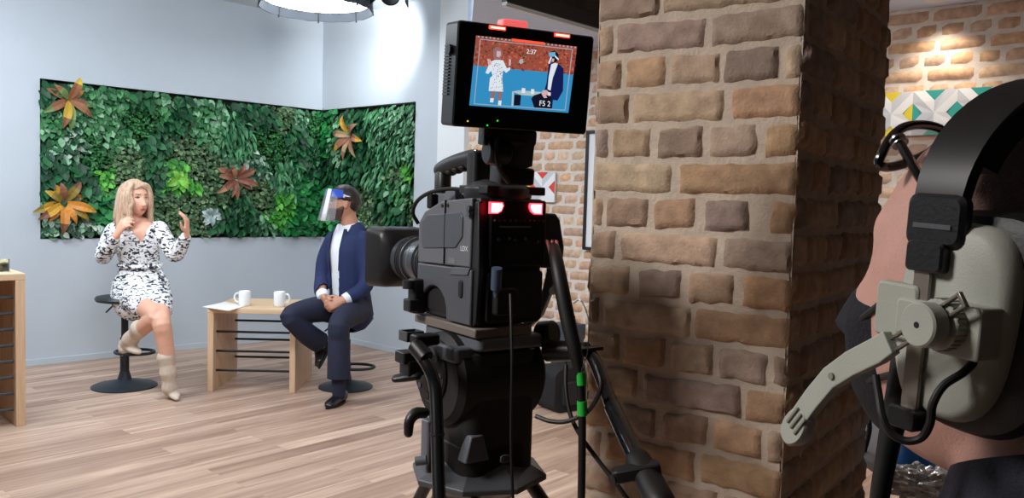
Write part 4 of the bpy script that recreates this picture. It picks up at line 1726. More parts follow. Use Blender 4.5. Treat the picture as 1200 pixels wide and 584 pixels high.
# face shield
fs = thing('face_shield', 'clear visor with blue foam and white headband worn by the man in the suit', 'face shield', HMn @ V((0, 0, .05)))
mb = MB()
pts = []
for k in range(40):
    a = 2 * PI * k / 40
    pts.append(HMn @ V((.093 * math.cos(a), .116 * math.sin(a) + .004, .052 + .036 * math.sin(a))))
rings = []
for p in pts:
    c0 = HMn @ V((0, 0, .05))
    d = (p - c0)
    d = d.normalized()
    u = HMn.to_3x3() @ V((0, 0, 1))
    rings.append([p - u * .013, p + u * .013, p + u * .013 + d * .003, p - u * .013 + d * .003])
rings.append(rings[0])
mb.loft(rings, cap=False)
mb.build('headband', mat('white_band', (240, 240, 244), .5), fs)
mb = MB()
rings = []
for k in range(15):
    a = PI * (.03 + .94 * k / 14)
    ci, si = math.cos(a), math.sin(a)
    q = lambda r, z: HMn @ V(((.090 + r) * ci, (.108 + r) * si + .004, z + .075))
    rings.append([q(-.004, -.034), q(-.004, .022), q(.024, .022), q(.024, -.034)])
mb.loft(rings)
mb.build('foam_pad', mat('blue_foam', (48, 84, 196), .85, bump=.4, bscale=120), fs, angle=50)
M_visor = mat('clear_visor', (214, 222, 228), .08, alpha=.13)
mb = MB()
rings = []
for k in range(25):
    a = PI * (.10 + .80 * k / 24)
    ci, si = math.cos(a), math.sin(a)
    row_ = [HMn @ V(((.108 + .012 * t) * ci, (.128 + .050 * t) * si + .010, .100 - .235 * t)) for t in (0, .25, .5, .75, 1)]
    rings.append(row_)
vs = [p for r_ in rings for p in r_]
mb.add(vs, [(i * 5 + j, i * 5 + j + 1, (i + 1) * 5 + j + 1, (i + 1) * 5 + j) for i in range(24) for j in range(4)])
vo = mb.build('visor', M_visor, fs)
solidify(vo, .0008)
# opaque white strip down the visor on the camera side
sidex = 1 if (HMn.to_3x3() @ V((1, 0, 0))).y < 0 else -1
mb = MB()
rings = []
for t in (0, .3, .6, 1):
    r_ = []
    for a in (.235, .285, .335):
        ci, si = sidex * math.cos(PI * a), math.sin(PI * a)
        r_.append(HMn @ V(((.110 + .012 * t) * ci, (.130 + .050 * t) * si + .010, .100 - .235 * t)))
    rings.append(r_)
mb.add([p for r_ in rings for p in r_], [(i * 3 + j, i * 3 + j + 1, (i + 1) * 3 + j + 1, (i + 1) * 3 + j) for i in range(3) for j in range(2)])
eo = mb.build('visor_strip', mat('white_strip', (242, 244, 248), .4), fs)
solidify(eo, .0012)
# ------------------------------------------------------------------ broadcast camera
PSI = math.radians(35)
O0 = at(557, 386, 1.5)
FC = yawframe(O0, PSI)                                      # x to its right, y towards the lens, z up
FCi = FC.inverted()
bc = thing('broadcast_camera', 'large black broadcast camera with two red tally lights on its rear, aimed at the set', 'camera', FC)
M_body = mat('camera_shell', (30, 31, 34), .45, bump=.12, bscale=500)
M_panel = mat('camera_side_panel', (92, 94, 100), .5, bump=.1, bscale=600)
M_panel2 = mat('camera_recess', (74, 78, 86), .38)
M_tally = mat('tally_red', (255, 30, 40), .3, emit=(255, 40, 52), estr=9)
M_tallyhot = mat('tally_core', (255, 220, 220), .3, emit=(255, 190, 190), estr=4)
M_dim = mat('faint_print', (120, 122, 126), .6)
M_ink = mat('white_print', (220, 222, 226), .6)
FYZ = Matrix(((0, 0, 1, 0), (1, 0, 0, 0), (0, 1, 0, 0), (0, 0, 0, 1)))      # polygon (y, z) pushed along x


def side(mb, poly, x0, x1, mi=0):
    return mb.prism(poly, x0, x1, mi, FYZ)


def C(name, mb, m, parent=bc, **k):
    return mb.build(name, m, parent, world=False, **k)


mb = MB()
side(mb, [(0.004, .004), (.215, .004), (.218, .19), (.20, .212), (.13, .236), (.004, .243)], .006, .150)
mb.box((.078, .222, .105), (.11, .02, .12))
C('body', mb, M_body, bevel=.004)
mb = MB()
side(mb, [(.018, .112), (.220, .108), (.220, .188), (.196, .212), (.13, .234), (.018, .242)], -.004, .008)
sp = C('side_panel', mb, M_panel, bevel=.003)
mb = MB()
side(mb, [(.070, .146), (.196, .138), (.204, .152), (.204, .190), (.180, .206), (.055, .214), (.045, .205), (.045, .168)], -.0065, -.002)
C('recess_cover', mb, M_panel2, sp, bevel=.0015)
mb = MB()
side(mb, [(.110, .112), (.1115, .112), (.1115, .236), (.110, .236)], -.0072, -.003)
C('panel_seam', mb, M_blackmatte, sp)
TM = Matrix(((0, 0, -1, -.0042), (-1, 0, 0, 0), (0, 1, 0, 0), (0, 0, 0, 1)))
T1 = Matrix.Translation(V((0, .040, .146))) @ TM
text_mb('LDX', .0135, T1, .0003).build('logo', M_ink, sp, world=False, smooth=False)
mb = MB()
for k in range(5):
    mb.box((-.0044, .094 - .0048 * k, .122), (.0006, .0034, .0095))
mb.box((-.0044, .0845, .1165), (.0006, .0245, .0012))
C('model_plate', mb, M_dim, sp, smooth=False)
for (y, z) in ((.022, .222), (.022, .212), (.124, .225), (.103, .226)):
    mb = MB()
    r_ = .0035 if y > .05 else .006
    mb.cyl((-.010 if y < .05 else -.006, y, z), (-.002, y, z), r_, n=12)
    C('screw', mb, M_metal if y < .05 else M_blackmatte, sp)
# lower side housing with the arch
mb = MB()
arch = [(.150 + .052 * math.cos(a), .016 + .050 * math.sin(a)) for a in [PI * k / 10 for k in range(11)]]
side(mb, [(.010, .004), (.098, .004)] + arch[::-1] + [(.216, .016), (.218, .106), (.010, .110)], -.006, .008)
lh = C('lower_housing', mb, mat('lower_shell', (72, 75, 81), .45, bump=.1, bscale=500), bevel=.003)
mb = MB()
side(mb, [(.020, .098), (.085, .094), (.07, .110), (.012, .112)], -.0085, .0)
C('chamfer_strip', mb, M_grey2, lh, bevel=.001)
mb = MB()
mb.rbox((-.007, .044, .070), (.004, .013, .034), .006, axis='x')
C('slot', mb, M_blackmatte, lh)
mb = MB()
side(mb, [(.103, .016), (.197, .016)] + [(.150 + .047 * math.cos(a), .016 + .045 * math.sin(a)) for a in [PI * k / 10 for k in range(11)]], .004, .0095)
C('arch_recess', mb, M_blackmatte, lh)
# rear
mb = MB()
mb.rbox((.085, -.004, .178), (.128, .012, .125), .006, axis='y')
rp_ = C('rear_panel', mb, mat('rear_black', (16, 16, 18), .35), bevel=.0)
for x0, mir in ((.030, 1), (.122, -1)):
    poly = [(x0 - mir * .014, .235), (x0 + mir * .014, .235), (x0 + mir * .0165, .229), (x0 + mir * .012, .219), (x0 + mir * .003, .214), (x0 - mir * .014, .214)]
    mb = MB()
    FX = Matrix(((1, 0, 0, 0), (0, 0, -1, 0), (0, 1, 0, 0), (0, 0, 0, 1)))
    mb.prism(poly, .009, .0135, 0, FX)
    t_ = C('tally_light', mb, M_tally)
    c_ = sum((V((p[0], p[1], 0)) for p in poly), V()) / 6
    mb = MB()
    mb.prism([(c_.x + (p[0] - c_.x) * .80, c_.y + (p[1] - c_.y) * .78) for p in poly], .0136, .0142, 0, FX)
    C('lamp_core', mb, M_tallyhot, t_)
mb = MB()
mb.box((.076, -.0108, .190), (.072, .0012, .003))
C('printed_line', mb, M_dim, rp_, smooth=False)
for k in range(11):
    mb = MB()
    x = .03 + .011 * k
    mb.box((x, -.012, .201), (.006, .004, .004))
    C('button', mb, M_body, rp_, bevel=.001)
for x, z in ((.038, .166), (.062, .168), (.074, .166), (.098, .168), (.128, .162)):
    mb = MB()
    mb.cyl((x, -.014, z), (x, -.009, z), .0032, n=10)
    C('switch', mb, M_metal, rp_)
mb = MB()
mb.rbox((.083, -.002, .058), (.130, .010, .096), .008, axis='y')
mb.rbox((.055, -.014, .050), (.05, .018, .05), .006, axis='y')
C('battery_plate', mb, M_blackmatte)
mb = MB()
side(mb, [(.0, .012), (.012, .0), (.02, .10), (.014, .235), (.0, .235), (-.006, .11)], .0, .010)
C('rear_edge', mb, M_body, bevel=.002)
# adapter on the right
mb = MB()
FXZ = Matrix(((1, 0, 0, 0), (0, 0, -1, 0), (0, 1, 0, 0), (0, 0, 0, 1)))
mb.prism([(.146, .110), (.206, .106), (.209, .150), (.196, .204), (.186, .216), (.146, .216)], -.15, -.006, 0, FXZ)
ad = C('adapter_box', mb, M_body, bevel=.004)
mb = MB()
mb.cyl((.030, -.020, .075), (.024, -.030, .115), .010, n=14)
mb.cyl((.030, -.020, .078), (.032, -.018, .060), .007, .004, n=12)
C('cable_plug', mb, mat('blue_grey_plug', (70, 86, 110), .4))
# handle
mb = MB()
mb.rbox((.075, .262, .262), (.030, .034, .085), .010, axis='z')
sweep(mb, [((.075, .272, .300), .016, .017), ((.075, .240, .308), .018, .018), ((.075, .19, .317), .019, .018), ((.075, .14, .322), .018, .018), ((.075, .118, .320), .016, .017)], (1, 0, 0))
for k in range(4):
    mb.ell((.075, .228 - .026 * k, .296 + .004 * k), .013, .013, .009)
hd = C('top_handle', mb, M_body, angle=50)
mb = MB()
mb.tube([(.064, .115, .335), (.064, .108, .318), (.064, .110, .285), (.064, .116, .240)], .006, n=8)
C('handle_bracket', mb, M_metal, hd)
mb = MB()
mb.rbox((.075, .115, .285), (.05, .035, .10), .010, axis='z')
C('handle_foot', mb, M_body, hd)
mb = MB()
mb.rbox((.075, .22, .235), (.05, .08, .03), .008)
mb.box((.05, .175, .246), (.02, .05, .025), taper=(.7, .7))
C('handle_base', mb, M_grey2, hd)
# loop of cable at the front left
mb = MB()
mb.tube([FCi @ at(*q) for q in ((490, 262, 1.70), (484, 250, 1.69), (488, 237, 1.68), (501, 227, 1.66), (520, 222, 1.64), (538, 222, 1.62), (551, 227, 1.60))], .0042, n=8, smooth=4)
C('cable_loop', mb, M_rubber)
mb = MB()
p = FCi @ at(507, 236, 1.66)
mb.rbox(p, (.02, .02, .03), .006)
C('cable_clamp', mb, M_black)
# viewfinder plate and front pieces
mb = MB()
mb.lathe([(0, .238), (.062, .238), (.066, .246), (.066, .262), (.05, .272), (.030, .278), (0, .28)], n=32, c=(.078, .055, 0))
mb.box((.085, .05, .258), (.135, .10, .016))
C('viewfinder_plate', mb, M_body, bevel=.002)
mb = MB()
mb.rbox((-.012, .205, .040), (.030, .03, .07), .006)
mb.cyl((-.03, .205, .055), (-.03, .205, .072), .014, n=16)
mb.rbox((-.028, .200, .022), (.022, .03, .025), .004)
C('servo_block', mb, M_body)
mb = MB()
mb.box((.06, .11, -.008), (.13, .235, .018))
C('base_plate', mb, mat('base_brown_grey', (104, 96, 90), .45), bevel=.003)
# lens
ln = mb = MB()
FL = Matrix.Translation(V((.075, 0, .1))) @ Matrix.Rotation(-PI / 2, 4, 'X')
prof = [(0, .215), (.060, .215), (.060, .240), (.052, .244), (.050, .262), (.046, .265), (.046, .300), (.051, .303), (.051, .322), (.047, .325), (.047, .350), (.052, .353), (.052, .385), (.049, .388), (.049, .425), (0, .425)]
mb.lathe(prof, M=FL, n=48)
M_lens = mat('lens_barrel', (66, 70, 78), .3, .2, bump=.1, bscale=400)
lens = C('lens', mb, M_lens, angle=40)
mb = MB()
for (a, r) in ((.274, .0475), (.283, .0475), (.292, .0475), (.362, .0535), (.370, .0535), (.378, .0535)):
    mb.lathe([(r - .002, a - .0022), (r, a - .0015), (r, a + .0015), (r - .002, a + .0022)], M=FL, n=48)
C('grip_ring', mb, M_rubber, lens)
mb = MB()
mb.lathe([(.0462, .330), (.0474, .330), (.0474, .336), (.0462, .336)], M=FL, n=48)
C('scale_ring', mb, M_grey2, lens)
mb = MB()
mb.rbox((.138, .30, .10), (.05, .16, .075), .014, axis='y')
C('servo_grip', mb, M_body, lens)
# hood: square funnel, open at the front
mb = MB()


def rsq(w, h, r, y, n=5):
    pts = []
    for qx, qz, a0 in ((1, 1, 0), (-1, 1, PI / 2), (-1, -1, PI), (1, -1, 1.5 * PI)):
        for k in range(n + 1):
            t = a0 + PI / 2 * k / n
            pts.append((.075 + qx * (w / 2 - r) + r * math.cos(t), y, .1 + qz * (h / 2 - r) + r * math.sin(t)))
    return pts


mb.loft([rsq(.096, .096, .047, .405), rsq(.128, .126, .026, .418), rsq(.134, .134, .020, .430), rsq(.142, .140, .016, .490), rsq(.134, .132, .014, .490), rsq(.122, .118, .018, .430), rsq(.09, .09, .04, .415)], cap=False)
C('lens_hood', mb, M_black, lens, angle=40)
mb = MB()
mb.lathe([(0, .428), (.03, .434), (.044, .428), (.044, .424), (0, .424)], M=FL, n=40)
C('front_glass', mb, mat('lens_glass', (10, 12, 22), .05, coat=1), lens)
# grey support arm on the far right
mb = MB()
Yd = 1.80
arm = [at(x, y, Yd) for x, y in ((638, 300), (651, 301), (653, 320), (641, 352), (633, 371), (618, 386), (612, 379), (626, 362), (635, 340), (640, 318))]
mb.loft([[FCi @ p for p in arm], [FCi @ (p + V((.01, .025, 0))) for p in arm]])
sa = C('support_arm', mb, mat('arm_grey', (70, 78, 92), .45), bevel=.003, smooth=False)
mb = MB()
q = at(648, 341, Yd - .002)
mb.lathe([(.006, 0), (.009, 0), (.009, .002), (.006, .002)], n=20, M=FCi @ Matrix.Translation(q) @ Matrix.Rotation(PI / 2, 4, 'X'))
C('round_emblem', mb, M_ink, sa)

# camera cable from the adapter down past the pan bar
cb = thing('camera_cable', 'thick black cable with green tape bands hanging from the rear of the broadcast camera', 'cable', FC)
M_tape = mat('green_tape', (30, 176, 60), .6)
pts = [at(648, 286, 1.56), at(652, 305, 1.50), at(657, 332, 1.47), at(666, 378, 1.45), at(674, 412, 1.44), at(679, 440, 1.44), at(682, 480, 1.44), at(682, 540, 1.44), at(681, 620, 1.44), at(680, 860, 1.44)]
P_, R_ = spline(pts, [.010, .0125, .0135, .0135, .0125, .0075, .0072, .0070, .0070, .0070], 4)
mb = MB()
mb.tube(P_, R_, n=12, smooth=1)
mb.build('sleeve', M_rubber, cb)
mb = MB()
for dx in (-4, 2, 7):
    mb.cyl(at(645 + dx, 283, 1.55), at(648 + dx * .8, 298, 1.52), .0035, n=8)
mb.build('plug_wires', M_metal, cb)
for a, b in (((680, 436), (681.5, 451)), ((682, 470), (682.5, 487))):
    mb = MB()
    mb.cyl(at(*a, 1.44), at(*b, 1.44), .0092, n=14)
    mb.build('green_tape', M_tape, cb)
for name, label, pp, r in (
        ('looped_cable', 'black cable sagging from the tripod head across the pan bar', [(628, 488, 1.50), (645, 494, 1.48), (665, 494, 1.46), (688, 483, 1.44), (701, 464, 1.42), (704, 448, 1.42), (698, 428, 1.44)], .0042),
        ('trailing_cable', 'black cable running down past the brick pillar under the green taped cable', [(663, 428, 1.52), (663, 455, 1.5), (668, 485, 1.48), (681, 512, 1.46), (705, 545, 1.44), (728, 575, 1.42), (748, 612, 1.42), (756, 700, 1.42)], .0042),
        ('thin_wire', 'thin pale wire curling beside the pan bar joint', [(681, 436, 1.42), (688, 415, 1.42), (690, 390, 1.42), (688, 368, 1.43), (680, 352, 1.44), (672, 356, 1.45)], .0010),
        ('plug_cable', 'thin black cable hanging from the blue-grey plug on the camera rear', [(598, 345, 1.478), (599, 380, 1.455), (600, 430, 1.44), (599, 500, 1.44), (600, 560, 1.44), (604, 640, 1.45)], .0028)):
    mb = MB()
    mb.tube([at(*q) for q in pp], r, n=8, smooth=5)
    tag(mb.build(name, M_rubber if r > .002 else M_metal), label, 'cable')

# ------------------------------------------------------------------ viewfinder monitor on the camera
MC = at(615.9255, 93.8905, 1.38)
mp0, mroll, mtilt = 0.4559, -0.0084, 0.1121
ri = V((math.cos(mp0), math.sin(mp0), 0))
fo = V((-math.sin(mp0), math.cos(mp0), 0))
fo2 = fo * math.cos(mtilt) + UP * math.sin(mtilt)
up2 = UP * math.cos(mtilt) - fo * math.sin(mtilt)
r2 = ri * math.cos(mroll) - up2 * math.sin(mroll)
u2 = up2 * math.cos(mroll) + ri * math.sin(mroll)
FM = frame(MC, r2, fo2, u2)                                  # front face at y=0
FMi = FM.inverted()
vm = thing('viewfinder_monitor', 'black monitor mounted on the broadcast camera, its lit screen showing the two presenters', 'monitor', FM)


def mpt(px_, py_, off=0.0):
    q = FMi @ onplane(px_, py_, MC, -fo2)
    return V((q.x, -off, q.z))


def mq(x, y, off=0.0):          # pixel of the enlarged screen crop
    return mpt(540 + x / 5.307, 35 + y / 5.307, off)


mb = MB()
mb.rbox((0, .027, 0), (.2526, .054, .1675), .006, axis='y')
casing = mb.build('casing', mat('monitor_black', (17, 17, 22), .38), vm, world=False)
mb = MB()
for k in range(16):
    mb.box((-.127, .036, .045 - .0052 * k), (.004, .022, .0026))
mb.build('side_grille', M_grey, casing, world=False, smooth=False)
mb = MB()
mb.cyl((-.127, .02, .038), (-.133, .02, .038), .008, n=14)
mb.build('side_knob', M_black, casing, world=False)
M_red = mat('red_light_bar', (255, 50, 40), .4, emit=(255, 52, 36), estr=3.2)
M_pinkl = mat('pale_red_lens', (255, 120, 120), .4, emit=(255, 104, 104), estr=.85)
for (a, b) in (((572, 28.5), (593.5, 37)), ((648, 37.3), (669, 46))):
    p, q = mpt(*a), mpt(*b)
    c_ = (p + q) / 2
    mb = MB()
    w_ = .030
    mb.box((c_.x, -.0004, c_.z), (w_, .003, .0062))
    t_ = mb.build('tally_light', M_red, vm, world=False, bevel=.001)
    mb = MB()
    mb.box((c_.x, -.0021, c_.z), (w_ * .85, .0006, .0030))
    mb.build('lamp_core', mat('tally_hot', (255, 190, 180), .4, emit=(255, 170, 150), estr=3), t_, world=False)
mb = MB()
p = mpt(607, 25)
mb.rbox((p.x, .02, .0885), (.046, .024, .014), .004, axis='y')
mb.build('top_tally', M_pinkl, vm, world=False)
p, q = mpt(599.5, 46.5), mpt(637.5, 51.5)
c_ = (p + q) / 2
mb = MB()
mb.box((c_.x, -.0006, c_.z), ((q - p).x, .0016, .0042))
mb.build('status_bar', mat('status_red', (255, 90, 60), .4, emit=(255, 92, 62), estr=1.0), vm, world=False)
for (x, y, c) in ((548, 142, (210, 190, 40)), (571, 147, (30, 220, 60)), (583, 141.5, (40, 230, 60))):
    p = mpt(x, y)
    mb = MB()
    mb.cyl((p.x, .001, p.z), (p.x, -.0012, p.z), .0013, n=8)
    mb.build('status_light', mat('led', c, .4, emit=c, estr=1.6), vm, world=False)
# the picture on the screen
cols = {'blue': (52, 144, 196), 'floor': (84, 150, 196), 'orange': (160, 78, 62), 'o2': (196, 104, 78), 'o3': (110, 56, 48), 'o4': (96, 96, 70), 'white': (226, 232, 240), 'pink': (214, 176, 178),
        'navy': (22, 30, 84), 'dark': (20, 20, 40), 'hair': (150, 110, 112), 'table': (176, 196, 200), 'line': (170, 176, 186), 'dots': (70, 64, 100), 'leg': (150, 110, 112), 'lblue': (110, 178, 214)}
names = list(cols)
smats = []
for k, v in cols.items():
    m = mat('screen_' + k, (0, 0, 0), .25, emit=v, estr=.95)
    smats.append(m)
mb = MB()


def poly(pts, c, lv):
    vs = [mq(x, y, .0004 + .00012 * lv) for x, y in pts]
    mb.add(vs, [tuple(range(len(vs)))], names.index(c))


poly([(95, 35), (722, 105), (668, 517), (52, 470)], 'blue', 0)
poly([(95, 35), (722, 105), (700, 278), (78, 222)], 'orange', 1)
rg = random.Random(3)
for k in range(420):
    u, v = rg.random(), rg.random() ** 1.0
    x = 95 + 622 * u - 17 * v
    y = 38 + 70 * u + (182 - 8 * u) * v
    a = rg.uniform(0, 6.28)
    s_ = rg.uniform(5, 15)
    poly([(x + s_ * math.cos(a), y + s_ * math.sin(a)), (x + s_ * .5 * math.cos(a + 1.8), y + s_ * .5 * math.sin(a + 1.8)), (x - s_ * math.cos(a + .3), y - s_ * math.sin(a + .3)), (x + s_ * .5 * math.cos(a - 1.6), y + s_ * .5 * math.sin(a - 1.6))],
         rg.choice(['o2', 'o3', 'orange', 'o3', 'o4', 'o2']), 2 + (k % 3) * .3)
poly([(365, 185), (385, 180), (388, 205), (370, 215), (360, 200)], 'line', 3)
# table, mugs
poly([(318, 384), (360, 376), (510, 388), (455, 412), (375, 406)], 'table', 3)
poly([(318, 384), (330, 386), (325, 474), (314, 474)], 'table', 3)
poly([(332, 402), (374, 406), (368, 470), (328, 470)], 'dark', 3)
poly([(378, 362), (400, 364), (398, 394), (377, 392)], 'white', 4)
poly([(436, 368), (456, 370), (454, 400), (435, 398)], 'white', 4)
# woman
poly([(205, 118), (228, 105), (252, 120), (258, 150), (248, 185), (212, 190), (198, 165)], 'hair', 4)
poly([(222, 130), (246, 135), (248, 158), (236, 172), (220, 165)], 'pink', 5)
poly([(180, 200), (215, 185), (262, 190), (285, 240), (305, 232), (306, 248), (280, 268), (262, 250), (256, 300), (262, 385), (172, 380), (180, 300), (196, 285), (188, 255), (168, 275), (152, 268)], 'white', 4)
poly([(162, 180), (185, 185), (190, 215), (170, 222)], 'pink', 5)
poly([(298, 180), (312, 185), (308, 222), (296, 225)], 'pink', 5)
poly([(185, 382), (214, 384), (206, 446), (184, 446)], 'leg', 4)
poly([(226, 384), (258, 386), (244, 462), (232, 462)], 'leg', 4)
poly([(182, 425), (204, 425), (200, 452), (180, 450)], 'white', 5)
poly([(232, 440), (252, 440), (248, 474), (230, 472)], 'white', 5)
for k in range(70):
    x, y = rg.uniform(180, 262), rg.uniform(205, 375)
    if y < 300 and not (190 < x < 255):
        continue
    poly([(x, y), (x + 6, y + 1), (x + 3, y + 6)], 'dots', 5)
# man
poly([(545, 210), (575, 205), (606, 212), (638, 240), (634, 380), (600, 440), (572, 436), (566, 490), (455, 484), (452, 450), (436, 430), (452, 408), (515, 388), (532, 330)], 'navy', 4)
poly([(452, 410), (512, 392), (560, 400), (566, 490), (455, 484), (436, 428)], 'dark', 5)
poly([(560, 215), (585, 205), (602, 212), (570, 300), (556, 378), (538, 370), (545, 290)], 'white', 5)
poly([(508, 376), (530, 374), (558, 400), (548, 412), (528, 404), (534, 424), (515, 424), (500, 398)], 'pink', 6)
poly([(540, 385), (558, 392), (556, 412), (540, 404)], 'white', 6)
poly([(552, 140), (580, 128), (606, 150), (606, 185), (585, 205), (562, 205), (556, 180)], 'dark', 5)
poly([(545, 142), (585, 138), (588, 165), (550, 168)], 'lblue', 6)
poly([(585, 158), (608, 180), (604, 190), (582, 168)], 'white', 6)
poly([(556, 168), (566, 170), (550, 212), (541, 208)], 'white', 6)
poly([(566, 178), (580, 180), (576, 200), (562, 198)], 'pink', 6)
# safe-area frame
fr = [(120, 58), (692, 122), (646, 500), (82, 460)]
for i in range(4):
    (x0, y0), (x1, y1) = fr[i], fr[(i + 1) % 4]
    L_ = math.hypot(x1 - x0, y1 - y0)
    nx_, ny_ = -(y1 - y0) / L_ * 2.2, (x1 - x0) / L_ * 2.2
    poly([(x0 + nx_, y0 + ny_), (x1 + nx_, y1 + ny_), (x1 - nx_, y1 - ny_), (x0 - nx_, y0 - ny_)], 'line', 7)
for i in range(26):
    x = 105 + i * 24
    poly([(x, 36 + .112 * (x - 95)), (x + 10, 37 + .112 * (x - 95)), (x + 9, 46 + .112 * (x - 95)), (x, 45 + .112 * (x - 95))], 'line', 7)
scr = mb.build('screen', smats, vm, world=False, smooth=False, fixn=False)
M_txt = mat('screen_text', (0, 0, 0), .3, emit=(235, 238, 242), estr=1.0)
for txt, x, y, s_ in (('2:37', 436, 138, .0105), ('F5 2', 520, 460, .0125)):
    p = mq(x, y, .0016)
    T_ = FM @ Matrix.Translation(p) @ Matrix(((1, 0, 0, 0), (0, 0, -1, 0), (0, 1, 0, 0), (0, 0, 0, 1)))
    text_mb(txt, s_, T_, .0001).build('readout', M_txt, scr, smooth=False)
# yoke between camera and monitor
q = [FMi @ at(*p) for p in ((585, 150, 1.43), (628, 156, 1.43), (624, 195, 1.45), (588, 208, 1.45))]
mb = MB()
mb.loft([q, [p + V((0, .05, 0)) for p in q]])
mb.rbox(q[0] * .5 + q[1] * .5 + V((0, .02, -.012)), (.075, .05, .03), .008, axis='x')
yk = mb.build('yoke', M_blackmatte, vm, world=False, bevel=.003, smooth=False)
mb = MB()
a = at(577, 178, 1.42)
mb.cyl(FMi @ (a + ri * -.012), FMi @ (a + ri * .030), .022, n=24, ch=.003)
mb.build('tilt_knob', M_black, yk, world=False)
mb = MB()
mb.rbox(FMi @ at(573, 160, 1.425), (.03, .03, .03), .004)
mb.rbox(FMi @ at(600, 206, 1.47), (.07, .05, .03), .008)
mb.build('bracket', M_black, vm, world=False)
mb = MB()
mb.tube([FMi @ at(*p) for p in ((583, 162, 1.40), (581, 180, 1.40), (586, 200, 1.41), (596, 214, 1.43))], .004, n=8)
mb.build('monitor_cable', M_rubber, vm, world=False)

# ------------------------------------------------------------------ tripod
TC = FC @ V((.078, .095, 0))
TC.z = 0
FTp = yawframe(TC, PSI)
FTi = FTp.inverted()
tp = thing('camera_tripod', 'heavy black tripod and pan head carrying the broadcast camera', 'tripod', FTp)


def T(name, mb, m, parent=tp, **k):
    return mb.build(name, m, parent, world=False, **k)


zc = O0.z
mb = MB()
mb.rbox((0, 0, zc - .030), (.15, .21, .026), .012)
mb.rbox((-.02, .0, zc - .052), (.18, .15, .03), .012)
T('wedge_plate', mb, M_grey2, bevel=.002)
mb = MB()
zd = 1.075
mb.cyl((-.102, .0, zd), (.102, .0, zd), .091, n=40, ch=.012)
mb.rbox((0, .0, zd - .06), (.165, .17, .24), .03)
mb.rbox((0, .0, .925), (.17, .17, .06), .04)
hd = T('pan_head', mb, M_blackmatte, angle=40)
mb = MB()
mb.cyl((-.110, .02, zd + .01), (-.095, .02, zd + .01), .06, n=32, ch=.004)
T('drag_knob', mb, M_black, hd)
mb = MB()
for a in range(8):
    mb.cyl((-.112, .02 + .045 * math.cos(a * PI / 4), zd + .01 + .045 * math.sin(a * PI / 4)), (-.108, .02 + .045 * math.cos(a * PI / 4), zd + .01 + .045 * math.sin(a * PI / 4)), .006, n=8)
T('drag_scale', mb, M_grey, hd)
b_ = FTi @ at(592, 538, 1.50)
mb = MB()
FB_ = frame(b_, (1, 0, 0), (0, 0, 1), (0, -1, 0))
mb.rbox((0, 0, 0), (.022, .015, .004), .006, M=FB_)
bo = T('spirit_level_window', mb, M_grey, hd)
mb = MB()
mb.rbox((0, 0, .003), (.016, .010, .004), .004, M=FB_)
T('window_glass', mb, M_black, bo)
for q, y0, nm in ((FTi @ at(529, 520, 1.52), .0, 'cover_plate'),):
    mb = MB()
    mb.box((-.062, -.076, .955), (.055, .03, .05), taper=(.5, .8))
    T(nm, mb, M_grey2, hd, bevel=.003)
mb = MB()
mb.lathe([(0, .80), (.05, .80), (.075, .84), (.115, .865), (.138, .872), (.138, .882), (.105, .900), (.085, .915), (0, .915)], n=8)
T('bowl', mb, M_grey, bevel=.002, smooth=False)
for k, a in enumerate((95, 215, 335)):
    t = math.radians(a)
    d = V((math.cos(t), math.sin(t), 0))
    s_ = V((-d.y, d.x, 0))
    mb = MB()
    for sx in (-.04, .04):
        mb.cyl(d * .10 + s_ * sx + UP * .86, d * .42 + s_ * sx * .7 + UP * .40, .013, n=12)
    mb.cyl(d * .40 + UP * .42, d * .62 + UP * .03, .017, n=12)
    mb.box(d * .41 + UP * .42, (.06, .06, .05))
    lg = T('leg', mb, M_black)
    mb = MB()
    mb.lathe([(0, .0), (.035, .0), (.035, .012), (.018, .03), (0, .03)], n=18, c=d * .625)
    T('foot', mb, M_rubber, lg)


def A(*q):
    return FTi @ at(*q)


# left pan bar, curving down
mb = MB()
mb.tube([A(504, 398, 1.50), A(490, 405, 1.48), A(492, 415, 1.465), A(502, 431, 1.45), A(509, 450, 1.44), A(511.5, 480, 1.42), A(513, 540, 1.38), A(515, 600, 1.34), A(516, 640, 1.32)], .0115, n=16, smooth=5)
pb = T('pan_bar', mb, M_blacksatin)
mb = MB()
mb.cyl(A(486, 404, 1.475), A(500, 421, 1.455), .0155, n=20, ch=.002)
mb.rbox(A(498, 398, 1.49), (.05, .03, .02), .006)
T('bar_socket', mb, M_black, pb)
mb = MB()
mb.cyl(A(512.2, 508, 1.40), A(512.4, 511, 1.40), .0128, n=18)
T('bar_joint', mb, M_rubber, pb)
# right pan bar with its clamp and grip
bar = [A(672, 408, 1.58), A(686, 412, 1.55), A(696, 422, 1.52), A(706, 446, 1.48), A(718, 478, 1.42), A(738, 520, 1.33), A(758, 560, 1.25), A(775, 596, 1.18), A(790, 630, 1.12)]
mb = MB()
mb.tube(bar[:6], .0128, n=16, smooth=5)
mb.tube(bar[4:8], .0152, n=16, smooth=5)
pb2 = T('pan_bar', mb, M_blacksatin)
mb = MB()
mb.cyl(A(640, 411, 1.60), A(690, 412, 1.55), .022, .018, n=20, ch=.003)
mb.box(A(690, 409, 1.53), (.055, .02, .006))
T('bar_socket', mb, M_black, pb2)
c0, c1 = A(748, 541, 1.285), A(775, 590, 1.19)
mb = MB()
sweep(mb, [(c0, .022, .020), (c0 * .5 + c1 * .5, .023, .021), (c1, .023, .021)], (1, 0, 0))
T('grip', mb, M_rubber, pb2)
mb = MB()
k_ = A(746, 553, 1.25)
mb.rbox(k_, (.074, .03, .020), .006, M=Matrix.Translation(k_) @ Matrix.Rotation(-PSI, 4, 'Z') @ Matrix.Rotation(-.22, 4, 'Y') @ Matrix.Translation(-k_))
mb.cyl(A(727, 559, 1.25), A(717, 563, 1.24), .008, n=12)
